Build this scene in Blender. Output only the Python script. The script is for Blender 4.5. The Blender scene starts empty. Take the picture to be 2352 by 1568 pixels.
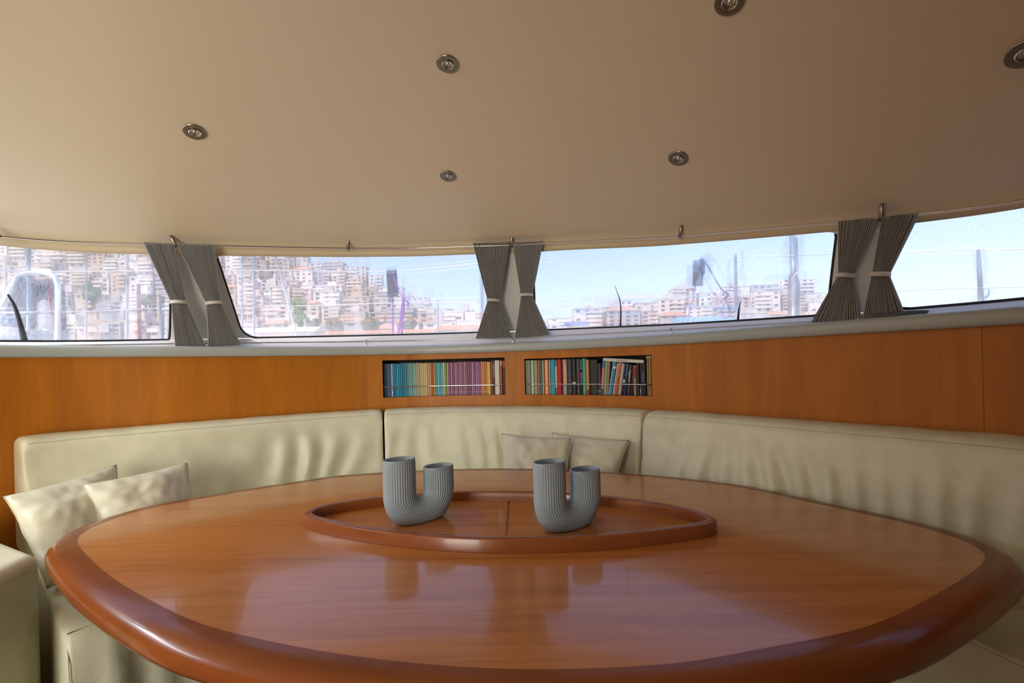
import bpy, bmesh, math, random
import numpy as np
from mathutils import Matrix, Vector, noise
from mathutils.bvhtree import BVHTree

random.seed(7)
C = bpy.context.scene.collection
SC = bpy.context.scene
PI = math.pi
EYE = 1.14
FPX = 2352 * 16.0 / 36.0
ROLL = math.radians(1.42)
SHIFT = 55.5

# ------------------------------------------------------------------ camera, sky, sun, exposure
cd = bpy.data.cameras.new('camera')
cd.lens = 16.0
cd.sensor_width = 36.0
cd.shift_y = SHIFT / 2352
cd.clip_start = 0.02
cd.clip_end = 3000
cam = bpy.data.objects.new('camera', cd)
C.objects.link(cam)
cam.matrix_world = Matrix.Translation((0, 0, EYE)) @ Matrix.Rotation(PI / 2, 4, 'X') @ Matrix.Rotation(-ROLL, 4, 'Z')
SC.camera = cam

SUN_DIR = Vector((-0.55, -0.50, 1.0)).normalized()
wd = bpy.data.worlds.new('sky')
SC.world = wd
wd.use_nodes = True
nt = wd.node_tree
nt.nodes.clear()
sky = nt.nodes.new('ShaderNodeTexSky')
sky.sky_type = 'NISHITA'
sky.sun_disc = False
sky.sun_elevation = math.asin(SUN_DIR.z)
sky.sun_rotation = math.atan2(SUN_DIR.x, SUN_DIR.y)
sky.air_density = 1.0
sky.dust_density = 3.0
sky.ozone_density = 2.0
bg = nt.nodes.new('ShaderNodeBackground')
bg.inputs[1].default_value = 0.34
wo = nt.nodes.new('ShaderNodeOutputWorld')
tint = nt.nodes.new('ShaderNodeMix')
tint.data_type = 'RGBA'
tint.blend_type = 'MULTIPLY'
tint.inputs[0].default_value = 1.0
tint.inputs[7].default_value = (1.10, .97, 1.02, 1)      # shifts the sky colour away from cyan
nt.links.new(sky.outputs[0], tint.inputs[6])
nt.links.new(tint.outputs[2], bg.inputs[0])
nt.links.new(bg.outputs[0], wo.inputs[0])

sl = bpy.data.lights.new('sun', 'SUN')
sl.energy = 3.4
sl.angle = math.radians(0.6)
sl.color = (1.0, 0.95, 0.86)
sun = bpy.data.objects.new('sun', sl)
C.objects.link(sun)
sun.matrix_world = Matrix.Translation((0, 0, 6)) @ SUN_DIR.to_track_quat('Z', 'Y').to_matrix().to_4x4()


def area(name, loc, aim, sx, sy, power, col):
    l = bpy.data.lights.new(name, 'AREA')
    l.shape = 'RECTANGLE'
    l.size = sx
    l.size_y = sy
    l.energy = power
    l.color = col
    o = bpy.data.objects.new(name, l)
    C.objects.link(o)
    d = (Vector(loc) - Vector(aim)).normalized()
    o.matrix_world = Matrix.Translation(loc) @ d.to_track_quat('Z', 'Y').to_matrix().to_4x4()
    return o


# added area lamps standing in for daylight from an unseen doorway and port window
area('cockpit_fill', (-1.45, -1.95, 1.05), (-1.25, .6, 1.35), 1.3, 1.6, 66, (1.0, 0.94, 0.80))
area('port_window_fill', (-2.82, 0.92, 2.02), (-1.1, 1.2, 0.6), 1.6, 0.6, 105, (0.84, 0.94, 1.0))

SC.view_settings.view_transform = 'Standard'
SC.view_settings.look = 'None'
SC.view_settings.gamma = 1.0
SC.view_settings.exposure = 0.10
SC.view_settings.use_curve_mapping = False
SC.cycles.use_denoising = True
SC.cycles.max_bounces = 10
SC.cycles.transparent_max_bounces = 16
SC.cycles.sample_clamp_indirect = 6.0


# ------------------------------------------------------------------ survey helpers (photo direction -> point in the room)
def ray(px, py):
    x = px - 1176.0
    y = 784.0 + SHIFT - py
    xi = x * math.cos(ROLL) + y * math.sin(ROLL)
    yi = -x * math.sin(ROLL) + y * math.cos(ROLL)
    return xi / FPX, 1.0, yi / FPX


def at_y(px, py, Y):
    r = ray(px, py)
    return Vector((r[0] * Y, Y, EYE + r[2] * Y))


def at_z(px, py, z):
    r = ray(px, py)
    k = (z - EYE) / r[2]
    return Vector((r[0] * k, k, z))


# ------------------------------------------------------------------ plan curve of the saloon front
CTRL = [(-2.22, -1.7), (-2.32, -0.7), (-2.36, 0.2), (-2.32, 0.85), (-2.22, 1.42), (-2.04, 1.80), (-1.88, 2.0), (-1.63, 2.195), (-1.33, 2.42), (-1.07, 2.58),
        (-.81, 2.69), (-.46, 2.752), (.01, 2.69), (.36, 2.52), (.70, 2.29), (.92, 2.04), (1.126, 1.765), (1.323, 1.505),
        (1.474, 1.285), (1.62, 0.95), (1.72, 0.4), (1.76, -0.5), (1.74, -1.7)]


def catmull(P, n=24):
    out = []
    P = [np.array(p, float) for p in P]
    Q = [2 * P[0] - P[1]] + P + [2 * P[-1] - P[-2]]
    for i in range(1, len(Q) - 2):
        a, b, c, d = Q[i - 1], Q[i], Q[i + 1], Q[i + 2]
        for k in range(n):
            t = k / n
            out.append(0.5 * ((2 * b) + (c - a) * t + (2 * a - 5 * b + 4 * c - d) * t * t + (3 * b - a - 3 * c + d) * t ** 3))
    out.append(P[-1])
    return np.array(out)


_raw = catmull(CTRL)
_sl = np.r_[0, np.cumsum(np.linalg.norm(np.diff(_raw, axis=0), axis=1))]
SMAX = _sl[-1]
NS = 900
SG = np.linspace(0, SMAX, NS)
KX = np.interp(SG, _sl, _raw[:, 0])
KY = np.interp(SG, _sl, _raw[:, 1])
for _ in range(12):     # fair the curve
    KX[1:-1] = .25 * KX[:-2] + .5 * KX[1:-1] + .25 * KX[2:]
    KY[1:-1] = .25 * KY[:-2] + .5 * KY[1:-1] + .25 * KY[2:]
_tx = np.gradient(KX)
_ty = np.gradient(KY)
_tl = np.hypot(_tx, _ty)
NX, NY = -_ty / _tl, _tx / _tl
for _ in range(60):
    NX[1:-1] = .25 * NX[:-2] + .5 * NX[1:-1] + .25 * NX[2:]
    NY[1:-1] = .25 * NY[:-2] + .5 * NY[1:-1] + .25 * NY[2:]
_nl = np.hypot(NX, NY)
NX, NY = NX / _nl, NY / _nl


def K(s, d=0.0, z=0.0):
    n0, n1 = np.interp(s, SG, NX), np.interp(s, SG, NY)
    return Vector((np.interp(s, SG, KX) + d * n0, np.interp(s, SG, KY) + d * n1, z))


def Kn(s):
    return Vector((np.interp(s, SG, NX), np.interp(s, SG, NY), 0)).normalized()


def Kt(s):
    n = Kn(s)
    return Vector((n.y, -n.x, 0))


def hit(px, py, d):
    """where the sight line through a photo point meets the vertical surface at offset d from the plan curve: (s, z)"""
    r = ray(px, py)
    dd = d(SG) if callable(d) else d
    X = KX + dd * NX
    Y = KY + dd * NY
    f = X - Y * r[0]
    ok = (f[:-1] * f[1:] <= 0) & (Y[:-1] > 0.2)
    i = int(np.nonzero(ok)[0][0])
    t = f[i] / (f[i] - f[i + 1])
    s = SG[i] + t * (SG[i + 1] - SG[i])
    y = Y[i] + t * (Y[i + 1] - Y[i])
    return s, EYE + r[2] * y


def line(pts, d):
    a = sorted(hit(x, y, d) for x, y in pts)
    ss = [p[0] for p in a]
    zs = [p[1] for p in a]
    return lambda s: np.interp(s, ss, zs)


def smooth_line(pts, d, deg=4):
    a = sorted(hit(x, y, d) for x, y in pts)
    ss = np.array([p[0] for p in a])
    zs = np.array([p[1] for p in a])
    m = ss.mean()
    co = np.polyfit(ss - m, zs, deg)
    return lambda s: np.polyval(co, np.clip(s, ss[0], ss[-1]) - m)


# offset of the window heads (raked inboard at the centre, upright at the sides)
_c = [hit(x, 800, 0)[0] for x in (0, 300, 600, 900, 1180, 1500, 1850, 2352)]
_dts = [_c[0] - .6] + _c + [_c[-1] + .5]
_dtv = [.10, .05, -.01, -.07, -.10, -.10, -.05, .03, .12, .13]
_g = np.interp(SG, _dts, _dtv)
for _ in range(1500):
    _g[1:-1] = .25 * _g[:-2] + .5 * _g[1:-1] + .25 * _g[2:]
DT = lambda s: np.interp(s, SG, _g)
DB = 0.15
Z_LEDGE = EYE + .088
zled = line([(0, 818), (200, 818), (400, 817), (600, 816), (860, 813), (1000, 810.5), (1180, 805), (1500, 791), (1850, 770), (2100, 755), (2352, 740)], 0.0)
zb = smooth_line([(0, 783), (200, 782), (390, 781), (580, 775), (740, 772), (900, 769), (1085, 764), (1270, 756), (1425, 750), (1560, 744), (1700, 737), (1860, 727), (2085, 705), (2200, 698), (2352, 689)], DB)
zt = smooth_line([(0, 567), (180, 575), (330, 582), (498, 589), (700, 591), (900, 589), (1085, 584), (1255, 577), (1500, 564), (1700, 551), (1920, 535), (2120, 507), (2352, 478)], DT)
DR = lambda s: DT(s) - .07
zr = smooth_line([(0, 543), (170, 553), (330, 560), (500, 566), (800, 568.5), (1090, 566), (1175, 563), (1250, 560), (1560, 540), (1930, 513), (2110, 490), (2352, 460)], DR)
DRAIL = .055
zrail = smooth_line([(0, 791), (300, 793), (554, 791), (840, 783), (1093, 776), (1262, 769), (1541, 757), (1700, 750), (1880, 743), (2352, 708)], DRAIL, 3)


# ------------------------------------------------------------------ object helpers
def mesh_obj(name, verts, faces, mat=None, parent=None, smooth=False):
    me = bpy.data.meshes.new(name)
    me.from_pydata([tuple(v) for v in verts], [], faces)
    me.update()
    if smooth:
        me.polygons.foreach_set('use_smooth', [True] * len(me.polygons))
    o = bpy.data.objects.new(name, me)
    C.objects.link(o)
    if mat:
        me.materials.append(mat)
    if parent:
        o.parent = parent
    return o


def bm_obj(name, bm, mat=None, parent=None, smooth=False):
    bmesh.ops.recalc_face_normals(bm, faces=bm.faces)
    me = bpy.data.meshes.new(name)
    bm.to_mesh(me)
    bm.free()
    if smooth:
        me.polygons.foreach_set('use_smooth', [True] * len(me.polygons))
    o = bpy.data.objects.new(name, me)
    C.objects.link(o)
    if mat:
        me.materials.append(mat)
    if parent:
        o.parent = parent
    return o


def tag(o, label=None, cat=None, group=None, kind=None):
    if label:
        o['label'] = label
    if cat:
        o['category'] = cat
    if group:
        o['group'] = group
    if kind:
        o['kind'] = kind
    return o


def empty(name, loc=(0, 0, 0), rot=None, label=None, cat=None, group=None, kind=None):
    o = bpy.data.objects.new(name, None)
    o.empty_display_size = .05
    C.objects.link(o)
    m = Matrix.Translation(loc)
    if rot is not None:
        m = m @ rot
    o.matrix_world = m
    return tag(o, label, cat, group, kind)


def auto_smooth(o, ang=35):
    me = o.data
    me.polygons.foreach_set('use_smooth', [True] * len(me.polygons))
    bm = bmesh.new()
    bm.from_mesh(me)
    for e in bm.edges:
        e.smooth = len(e.link_faces) == 2 and e.calc_face_angle(0) < math.radians(ang)
    bm.to_mesh(me)
    bm.free()


def grid(name, F, nu, nv, mat, parent=None, closed_u=False, closed_v=False, smooth=True):
    """F(i, j) -> point"""
    V = [F(i, j) for i in range(nu) for j in range(nv)]
    fs = []
    for i in range(nu if closed_u else nu - 1):
        for j in range(nv if closed_v else nv - 1):
            i2, j2 = (i + 1) % nu, (j + 1) % nv
            fs.append((i * nv + j, i2 * nv + j, i2 * nv + j2, i * nv + j2))
    return mesh_obj(name, V, fs, mat, parent, smooth)


def tube_data(pts, r, seg=8, closed=False, caps=True):
    pts = [Vector(p) for p in pts]
    n = len(pts)
    R = r if hasattr(r, '__len__') else [r] * n
    V, Fc = [], []
    up = None
    for i, p in enumerate(pts):
        if closed:
            t = pts[(i + 1) % n] - pts[i - 1]
        else:
            t = pts[min(i + 1, n - 1)] - pts[max(i - 1, 0)]
        t.normalize()
        if up is None:
            up = Vector((0, 0, 1)) if abs(t.z) < .9 else Vector((1, 0, 0))
        a = (up - t * up.dot(t)).normalized()
        up = a
        b = t.cross(a)
        for k in range(seg):
            th = 2 * PI * k / seg
            V.append(p + (a * math.cos(th) + b * math.sin(th)) * R[i])
    for i in range(n if closed else n - 1):
        i2 = (i + 1) % n
        for k in range(seg):
            k2 = (k + 1) % seg
            Fc.append((i * seg + k, i2 * seg + k, i2 * seg + k2, i * seg + k2))
    if caps and not closed:
        Fc.append(tuple(range(seg))[::-1])
        Fc.append(tuple((n - 1) * seg + k for k in range(seg)))
    return V, Fc


def tube(name, pts, r, mat, parent=None, seg=8, closed=False):
    V, Fc = tube_data(pts, r, seg, closed)
    return mesh_obj(name, V, Fc, mat, parent, True)


def spline3(P, n=12):
    out = []
    P = [np.array(p, float) for p in P]
    Q = [2 * P[0] - P[1]] + P + [2 * P[-1] - P[-2]]
    for i in range(1, len(Q) - 2):
        a, b, c, d = Q[i - 1], Q[i], Q[i + 1], Q[i + 2]
        for k in range(n):
            t = k / n
            out.append(Vector(0.5 * ((2 * b) + (c - a) * t + (2 * a - 5 * b + 4 * c - d) * t * t + (3 * b - a - 3 * c + d) * t ** 3)))
    out.append(Vector(P[-1]))
    return out


def add_box(bm, lo, hi, bevel=0.0):
    r = bmesh.ops.create_cube(bm, size=1.0)
    for v in r['verts']:
        v.co = Vector([lo[k] + (v.co[k] + .5) * (hi[k] - lo[k]) for k in range(3)])
    if bevel:
        es = list({e for v in r['verts'] for e in v.link_edges})
        bmesh.ops.bevel(bm, geom=es, offset=bevel, segments=2, profile=.5, affect='EDGES')


def box(name, lo, hi, mat, parent=None, bevel=0.0):
    bm = bmesh.new()
    add_box(bm, lo, hi, bevel)
    return bm_obj(name, bm, mat, parent)


def lathe(name, prof, mat, parent=None, seg=32):
    V = [(r * math.cos(2 * PI * k / seg), r * math.sin(2 * PI * k / seg), z) for r, z in prof for k in range(seg)]
    fs = [(i * seg + k, i * seg + (k + 1) % seg, (i + 1) * seg + (k + 1) % seg, (i + 1) * seg + k) for i in range(len(prof) - 1) for k in range(seg)]
    fs.append(tuple(range(seg))[::-1])
    fs.append(tuple((len(prof) - 1) * seg + k for k in range(seg)))
    o = mesh_obj(name, V, fs, mat, parent)
    auto_smooth(o, 40)
    return o


# ------------------------------------------------------------------ materials
def newmat(name):
    m = bpy.data.materials.new(name)
    m.use_nodes = True
    return m, m.node_tree, m.node_tree.nodes['Principled BSDF']


def setp(p, **kw):
    for k, v in kw.items():
        p.inputs[k.replace('_', ' ')].default_value = v


_pc = {}


def plain(name, col, rough=.5, metal=0.0, spec=.5, bump=0.0, bscale=200.0):
    key = (name, col, rough, metal)
    if key in _pc:
        return _pc[key]
    m, t, p = newmat(name)
    setp(p, Base_Color=(*col, 1), Roughness=rough, Metallic=metal)
    p.inputs['Specular IOR Level'].default_value = spec
    if bump:
        tc = t.nodes.new('ShaderNodeTexCoord')
        n = t.nodes.new('ShaderNodeTexNoise')
        n.inputs['Scale'].default_value = bscale
        n.inputs['Detail'].default_value = 4
        b = t.nodes.new('ShaderNodeBump')
        b.inputs['Strength'].default_value = bump
        b.inputs['Distance'].default_value = .002
        t.links.new(tc.outputs['Object'], n.inputs['Vector'])
        t.links.new(n.outputs['Fac'], b.inputs['Height'])
        t.links.new(b.outputs[0], p.inputs['Normal'])
    _pc[key] = m
    return m


def wood(name, c1, c2, scale, rough=.25, coat=.0, fine=.35, rot=(0, 0, 0)):
    """scale: per-axis noise frequency (low along the grain)"""
    m, t, p = newmat(name)
    tc = t.nodes.new('ShaderNodeTexCoord')
    mp = t.nodes.new('ShaderNodeMapping')
    mp.inputs['Scale'].default_value = scale
    mp.inputs['Rotation'].default_value = rot
    n1 = t.nodes.new('ShaderNodeTexNoise')
    n1.inputs['Scale'].default_value = 1.0
    n1.inputs['Detail'].default_value = 5
    n1.inputs['Distortion'].default_value = .8
    mp2 = t.nodes.new('ShaderNodeMapping')
    mp2.inputs['Scale'].default_value = [x * 6 for x in scale]
    mp2.inputs['Rotation'].default_value = rot
    n2 = t.nodes.new('ShaderNodeTexNoise')
    n2.inputs['Scale'].default_value = 1.0
    n2.inputs['Detail'].default_value = 3
    mix = t.nodes.new('ShaderNodeMath')
    mix.operation = 'MULTIPLY_ADD'
    mix.inputs[1].default_value = fine
    cr = t.nodes.new('ShaderNodeValToRGB')
    cr.color_ramp.elements[0].position = .40
    cr.color_ramp.elements[0].color = (*c1, 1)
    cr.color_ramp.elements[1].position = .92
    cr.color_ramp.elements[1].color = (*c2, 1)
    L = t.links.new
    L(tc.outputs['Object'], mp.inputs['Vector'])
    L(tc.outputs['Object'], mp2.inputs['Vector'])
    L(mp.outputs[0], n1.inputs['Vector'])
    L(mp2.outputs[0], n2.inputs['Vector'])
    L(n2.outputs['Fac'], mix.inputs[0])
    L(n1.outputs['Fac'], mix.inputs[2])
    L(mix.outputs[0], cr.inputs[0])
    L(cr.outputs[0], p.inputs['Base Color'])
    setp(p, Roughness=rough)
    p.inputs['Specular IOR Level'].default_value = .35
    p.inputs['Coat Weight'].default_value = coat
    p.inputs['Coat Roughness'].default_value = .06
    return m


def leather(name, col, seedz=0.0):
    m, t, p = newmat(name)
    L = t.links.new
    tc = t.nodes.new('ShaderNodeTexCoord')
    v = t.nodes.new('ShaderNodeTexVoronoi')
    v.inputs['Scale'].default_value = 260
    n = t.nodes.new('ShaderNodeTexNoise')
    n.inputs['Scale'].default_value = 9
    n.inputs['Detail'].default_value = 6
    n.inputs['Distortion'].default_value = .5
    b1 = t.nodes.new('ShaderNodeBump')
    b1.inputs['Strength'].default_value = .10
    b1.inputs['Distance'].default_value = .002
    b2 = t.nodes.new('ShaderNodeBump')
    b2.inputs['Strength'].default_value = .22
    b2.inputs['Distance'].default_value = .012
    cr = t.nodes.new('ShaderNodeValToRGB')
    cr.color_ramp.elements[0].color = (*[c * .88 for c in col], 1)
    cr.color_ramp.elements[1].color = (*col, 1)
    cr.color_ramp.elements[0].position = .3
    cr.color_ramp.elements[1].position = .6
    L(tc.outputs['Object'], v.inputs['Vector'])
    L(tc.outputs['Object'], n.inputs['Vector'])
    L(v.outputs['Distance'], b1.inputs['Height'])
    L(n.outputs['Fac'], b2.inputs['Height'])
    L(b2.outputs[0], b1.inputs['Normal'])
    L(b1.outputs[0], p.inputs['Normal'])
    L(n.outputs['Fac'], cr.inputs[0])
    L(cr.outputs[0], p.inputs['Base Color'])
    setp(p, Roughness=.42)
    return m


M_CEIL = plain('headliner_vinyl', (.71, .595, .41), .55, bump=.05, bscale=350)
M_GRP = plain('white_gelcoat', (.72, .74, .72), .35)
M_FASCIA = plain('grey_ledge_trim', (.40, .45, .45), .35)
M_WOODWALL = wood('honey_veneer', (.36, .108, .004), (.50, .175, .008), (9, 9, .9), .45, .0)
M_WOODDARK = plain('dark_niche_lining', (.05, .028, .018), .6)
M_TABLE = wood('cherry_table_top', (.32, .104, .022), (.50, .19, .046), (.8, 13, 13), .22, .38, .62, (0, 0, .10))
M_RIM = wood('cherry_table_rim', (.17, .044, .010), (.25, .072, .017), (1.6, 7, 7), .22, .12, .3)
M_RIM.node_tree.nodes['Principled BSDF'].inputs['Specular IOR Level'].default_value = .18
M_TRAYRIM = wood('cherry_tray_rim', (.20, .055, .015), (.29, .09, .025), (2, 9, 9), .25, .3, .3)
M_LEATHER = leather('cream_leather', (.71, .705, .515))
M_PILLOW = leather('cream_pillow_leather', (.67, .655, .50))
M_SEAM = plain('seam_thread', (.50, .50, .38), .8)
M_STEEL = plain('brushed_steel', (.55, .52, .48), .28, 1.0)
M_CHROME = plain('polished_steel', (.72, .73, .75), .12, 1.0)
M_NICKEL = plain('dark_nickel', (.30, .27, .22), .32, 1.0)
M_CURTAIN = plain('grey_pleated_fabric', (.25, .25, .255), .9, bump=.2, bscale=900)
M_TIE = plain('pale_tieback', (.62, .60, .56), .7)
M_GASKET = plain('black_gasket', (.012, .012, .014), .5)
M_VASE = plain('matte_grey_ceramic', (.30, .375, .43), .42)
M_FLOOR = wood('dark_cabin_sole', (.028, .02, .016), (.05, .035, .028), (1, 8, 8), .45)
M_BLACK = plain('black_rubber', (.012, .012, .015), .6)


def glass_mat():
    m, t, p = newmat('window_glass')
    t.nodes.remove(p)
    out = t.nodes['Material Output']
    tr = t.nodes.new('ShaderNodeBsdfTransparent')
    tr.inputs[0].default_value = (.96, .97, .97, 1)
    gl = t.nodes.new('ShaderNodeBsdfGlossy')
    gl.inputs['Roughness'].default_value = .03
    fr = t.nodes.new('ShaderNodeFresnel')
    fr.inputs[0].default_value = 1.45
    mx = t.nodes.new('ShaderNodeMixShader')
    t.links.new(fr.outputs[0], mx.inputs[0])
    t.links.new(tr.outputs[0], mx.inputs[1])
    t.links.new(gl.outputs[0], mx.inputs[2])
    t.links.new(mx.outputs[0], out.inputs[0])
    return m


def screen_mat():
    """woven sun screen: open holes, thin threads that scatter light, denser where seen at a slant"""
    m, t, p = newmat('woven_sun_screen')
    t.nodes.remove(p)
    L = t.links.new
    out = t.nodes['Material Output']
    tr = t.nodes.new('ShaderNodeBsdfTransparent')
    rf = t.nodes.new('ShaderNodeBsdfRefraction')
    rf.inputs['Roughness'].default_value = .24
    rf.inputs['IOR'].default_value = 1.06
    rf.inputs[0].default_value = (.97, .98, 1, 1)
    df = t.nodes.new('ShaderNodeBsdfTranslucent')
    df.inputs[0].default_value = (.85, .87, .9, 1)
    d2 = t.nodes.new('ShaderNodeBsdfDiffuse')
    d2.inputs[0].default_value = (.75, .77, .8, 1)
    dm = t.nodes.new('ShaderNodeMixShader')
    dm.inputs[0].default_value = .25
    uv = t.nodes.new('ShaderNodeUVMap')
    mp = t.nodes.new('ShaderNodeMapping')
    mp.inputs['Scale'].default_value = (420, 34, 1)
    mpb = t.nodes.new('ShaderNodeMapping')
    mpb.inputs['Scale'].default_value = (60, 420, 1)
    n1 = t.nodes.new('ShaderNodeTexNoise')
    n1.inputs['Scale'].default_value = 1
    n1.inputs['Detail'].default_value = 2
    n2 = t.nodes.new('ShaderNodeTexNoise')
    n2.inputs['Scale'].default_value = 1
    n2.inputs['Detail'].default_value = 1
    ad = t.nodes.new('ShaderNodeMath')
    ad.operation = 'MULTIPLY_ADD'
    ad.inputs[1].default_value = .55
    mr = t.nodes.new('ShaderNodeMapRange')
    mr.inputs['From Min'].default_value = .55
    mr.inputs['From Max'].default_value = 1.0
    mr.inputs['To Min'].default_value = .035
    mr.inputs['To Max'].default_value = .15
    m1 = t.nodes.new('ShaderNodeMixShader')
    m1.inputs[0].default_value = .30
    m2 = t.nodes.new('ShaderNodeMixShader')
    L(uv.outputs[0], mp.inputs['Vector'])
    L(uv.outputs[0], mpb.inputs['Vector'])
    L(mp.outputs[0], n1.inputs['Vector'])
    L(mpb.outputs[0], n2.inputs['Vector'])
    L(n2.outputs['Fac'], ad.inputs[0])
    L(n1.outputs['Fac'], ad.inputs[2])
    L(ad.outputs[0], mr.inputs['Value'])
    L(df.outputs[0], dm.inputs[1])
    L(d2.outputs[0], dm.inputs[2])
    L(tr.outputs[0], m1.inputs[1])
    L(rf.outputs[0], m1.inputs[2])
    L(mr.outputs[0], m2.inputs[0])
    L(m1.outputs[0], m2.inputs[1])
    L(dm.outputs[0], m2.inputs[2])
    L(m2.outputs[0], out.inputs[0])
    return m


M_GLASS = glass_mat()
M_SCREEN = screen_mat()

# ------------------------------------------------------------------ STRUCTURE: windows band
VN = 17


def bandpt(s, v, out=0.0):
    d = DB + (DT(s) - DB) * v + out
    return K(s, d, zb(s) + (zt(s) - zb(s)) * v)


def edge(pb, pt_):
    return hit(*pb, DB)[0], hit(*pt_, DT)[0]


S_L = hit(0, 783, DB)[0]
S_R = hit(2352, 689, DB)[0]
WIN = [((S_L - 2.1, S_L - 2.1), (S_L - .62, S_L - .62)),  # first one: unseen port side window, added for light from the left
       ((S_L - .50, S_L - .50), edge((390, 781), (394, 583))),
       (edge((560, 775), (498, 589)), edge((1122, 763), (1124, 583))),
       (edge((1228, 758), (1222, 579)), edge((1900, 724), (1922, 535))),
       (edge((2038, 709), (2046, 513)), (S_R + .45, S_R + .50))
       ]


def fillet(v, r, rv):
    if v < rv:
        return r * (1 - math.sqrt(max(0, 1 - (1 - v / rv) ** 2)))
    return 0.0


VV = [0, .012, .03, .055, .085, .12, .16] + [.16 + (.90 - .16) * k / 10 for k in range(1, 11)] + [.93, .955, .975, .99, 1.0]


def sL(w, v):
    e = WIN[w][0]
    return e[0] + (e[1] - e[0]) * v + fillet(v, .065, .16) + fillet(1 - v, .02, .05)


def sR(w, v):
    e = WIN[w][1]
    return e[0] + (e[1] - e[0]) * v - fillet(v, .05 if w != 1 else .004, .16) - fillet(1 - v, .03, .06)


tr2 = None
bounds = [0.02] + list(range(len(WIN))) + [SMAX - .02]
for k in range(len(WIN) + 1):
    a = (lambda v: 0.05) if k == 0 else (lambda v, k=k: sR(k - 1, v))
    b = (lambda v: SMAX - .05) if k == len(WIN) else (lambda v, k=k: sL(k, v))
    nc = 40 if k in (0, len(WIN)) else 9
    g = grid('pillar_panel', lambda i, j: bandpt(a(VV[j]) + (b(VV[j]) - a(VV[j])) * i / (nc - 1), VV[j]), nc, len(VV), M_GRP)
    if tr2 is None:
        g.name = 'trim_2'
        tag(g, 'white moulded surround between the saloon windows', kind='structure')
        tr2 = g
    else:
        g.parent = tr2
for w in range(len(WIN)):
    nc = 60
    P = lambda i, j, o=.012: bandpt(sL(w, VV[j]) + (sR(w, VV[j]) - sL(w, VV[j])) * i / (nc - 1), VV[j], o)
    loop = [P(0, j, .004) for j in range(len(VV) - 3, 0, -1)] + [P(i, 0, .004) for i in range(nc)] + [P(nc - 1, j, .004) for j in range(1, len(VV) - 2)]
    gk = tube('window_%d' % (w + 1), loop, .0058, M_GASKET, seg=6)
    tag(gk, kind='structure')
    pane = grid('pane', lambda i, j: P(i, j), nc, len(VV), M_GLASS, gk)

# header above the windows, roof edge
HP = [(0.10, .034), (0.0, 0.0), (-.004, .022), (-.018, .050), (-.045, .066)]
SS = np.linspace(.03, SMAX - .03, 260)
hd = grid('trim_3', lambda i, j: K(SS[i], DT(SS[i]) + HP[j][0], zt(SS[i]) + HP[j][1]), len(SS), len(HP), M_CEIL)
tag(hd, kind='structure')

# ceiling: shallow dome
loop = [K(s, DT(s) - .045, zt(s) + .066) for s in SS]
e0, e1 = loop[0], loop[-1]
for k in range(1, 40):
    t = k / 40
    p = e1.lerp(e0, t)
    p.z = e1.z + (e0.z - e1.z) * t + .30 * math.sin(PI * t)
    loop.append(p)
C0 = Vector((-.30, .25, 0))
ZAP = EYE + 1.07
NR = 26


def ceilpt(i, j):
    lam = j / (NR - 1)
    p = loop[i]
    q = Vector((p.x, p.y, 0)).lerp(C0, lam)
    tau = min(1.0, lam * 1.28)
    g = 1 - (1 - tau) ** 2
    q.z = p.z + (ZAP - p.z) * g
    return q


ceil = grid('ceiling', ceilpt, len(loop), NR, M_CEIL, closed_u=True)
tag(ceil, kind='structure')
CB = BVHTree.FromPolygons([tuple(v.co) for v in ceil.data.vertices], [tuple(p.vertices) for p in ceil.data.polygons])
# outer skin of the roof
roof = grid('roof', lambda i, j: ceilpt(i, j) + Vector((0, 0, .07)), len(loop), NR, M_GRP, closed_u=True)
tag(roof, kind='structure')

# ledge (front fascia) and the coaming rising to the windows
LP = [(.05, -.004), (.0, -.004), (-.006, .006), (-.007, .030), (-.003, .041), (.008, .047), (.03, .049)]
led = grid('trim_1', lambda i, j: K(SS[i], LP[j][0], zled(SS[i]) + LP[j][1]), len(SS), len(LP), M_FASCIA)
tag(led, kind='structure')
CP = [(.03, 0), (.075, .03), (.10, .25), (.128, .80), (.140, .97), (.152, 1.0), (.18, 1.0)]


def coam(i, j):
    s = SS[i]
    z0 = zled(s) + .049
    return K(s, CP[j][0], z0 + (zb(s) - .004 - z0) * CP[j][1])


co = grid('trim_4', coam, len(SS), len(CP), M_GRP)
tag(co, kind='structure')

# wood panelled front wall with two book niches
DW = .02
NL = [hit(879, 868, DW)[0], hit(1160, 866, DW)[0]]
NR_ = [hit(1205, 866, DW)[0], hit(1497, 864, DW)[0]]
ZL = [(hit(880, 912, DW)[1] + hit(1160, 907.5, DW)[1]) / 2, (hit(878, 826, DW)[1] + hit(1160, 822, DW)[1]) / 2]
ZR = [(hit(1206, 907, DW)[1] + hit(1497, 908.5, DW)[1]) / 2, (hit(1205, 821, DW)[1] + hit(1497, 818, DW)[1]) / 2]
S_SEAM = hit(2258, 870, DW)[0]


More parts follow.
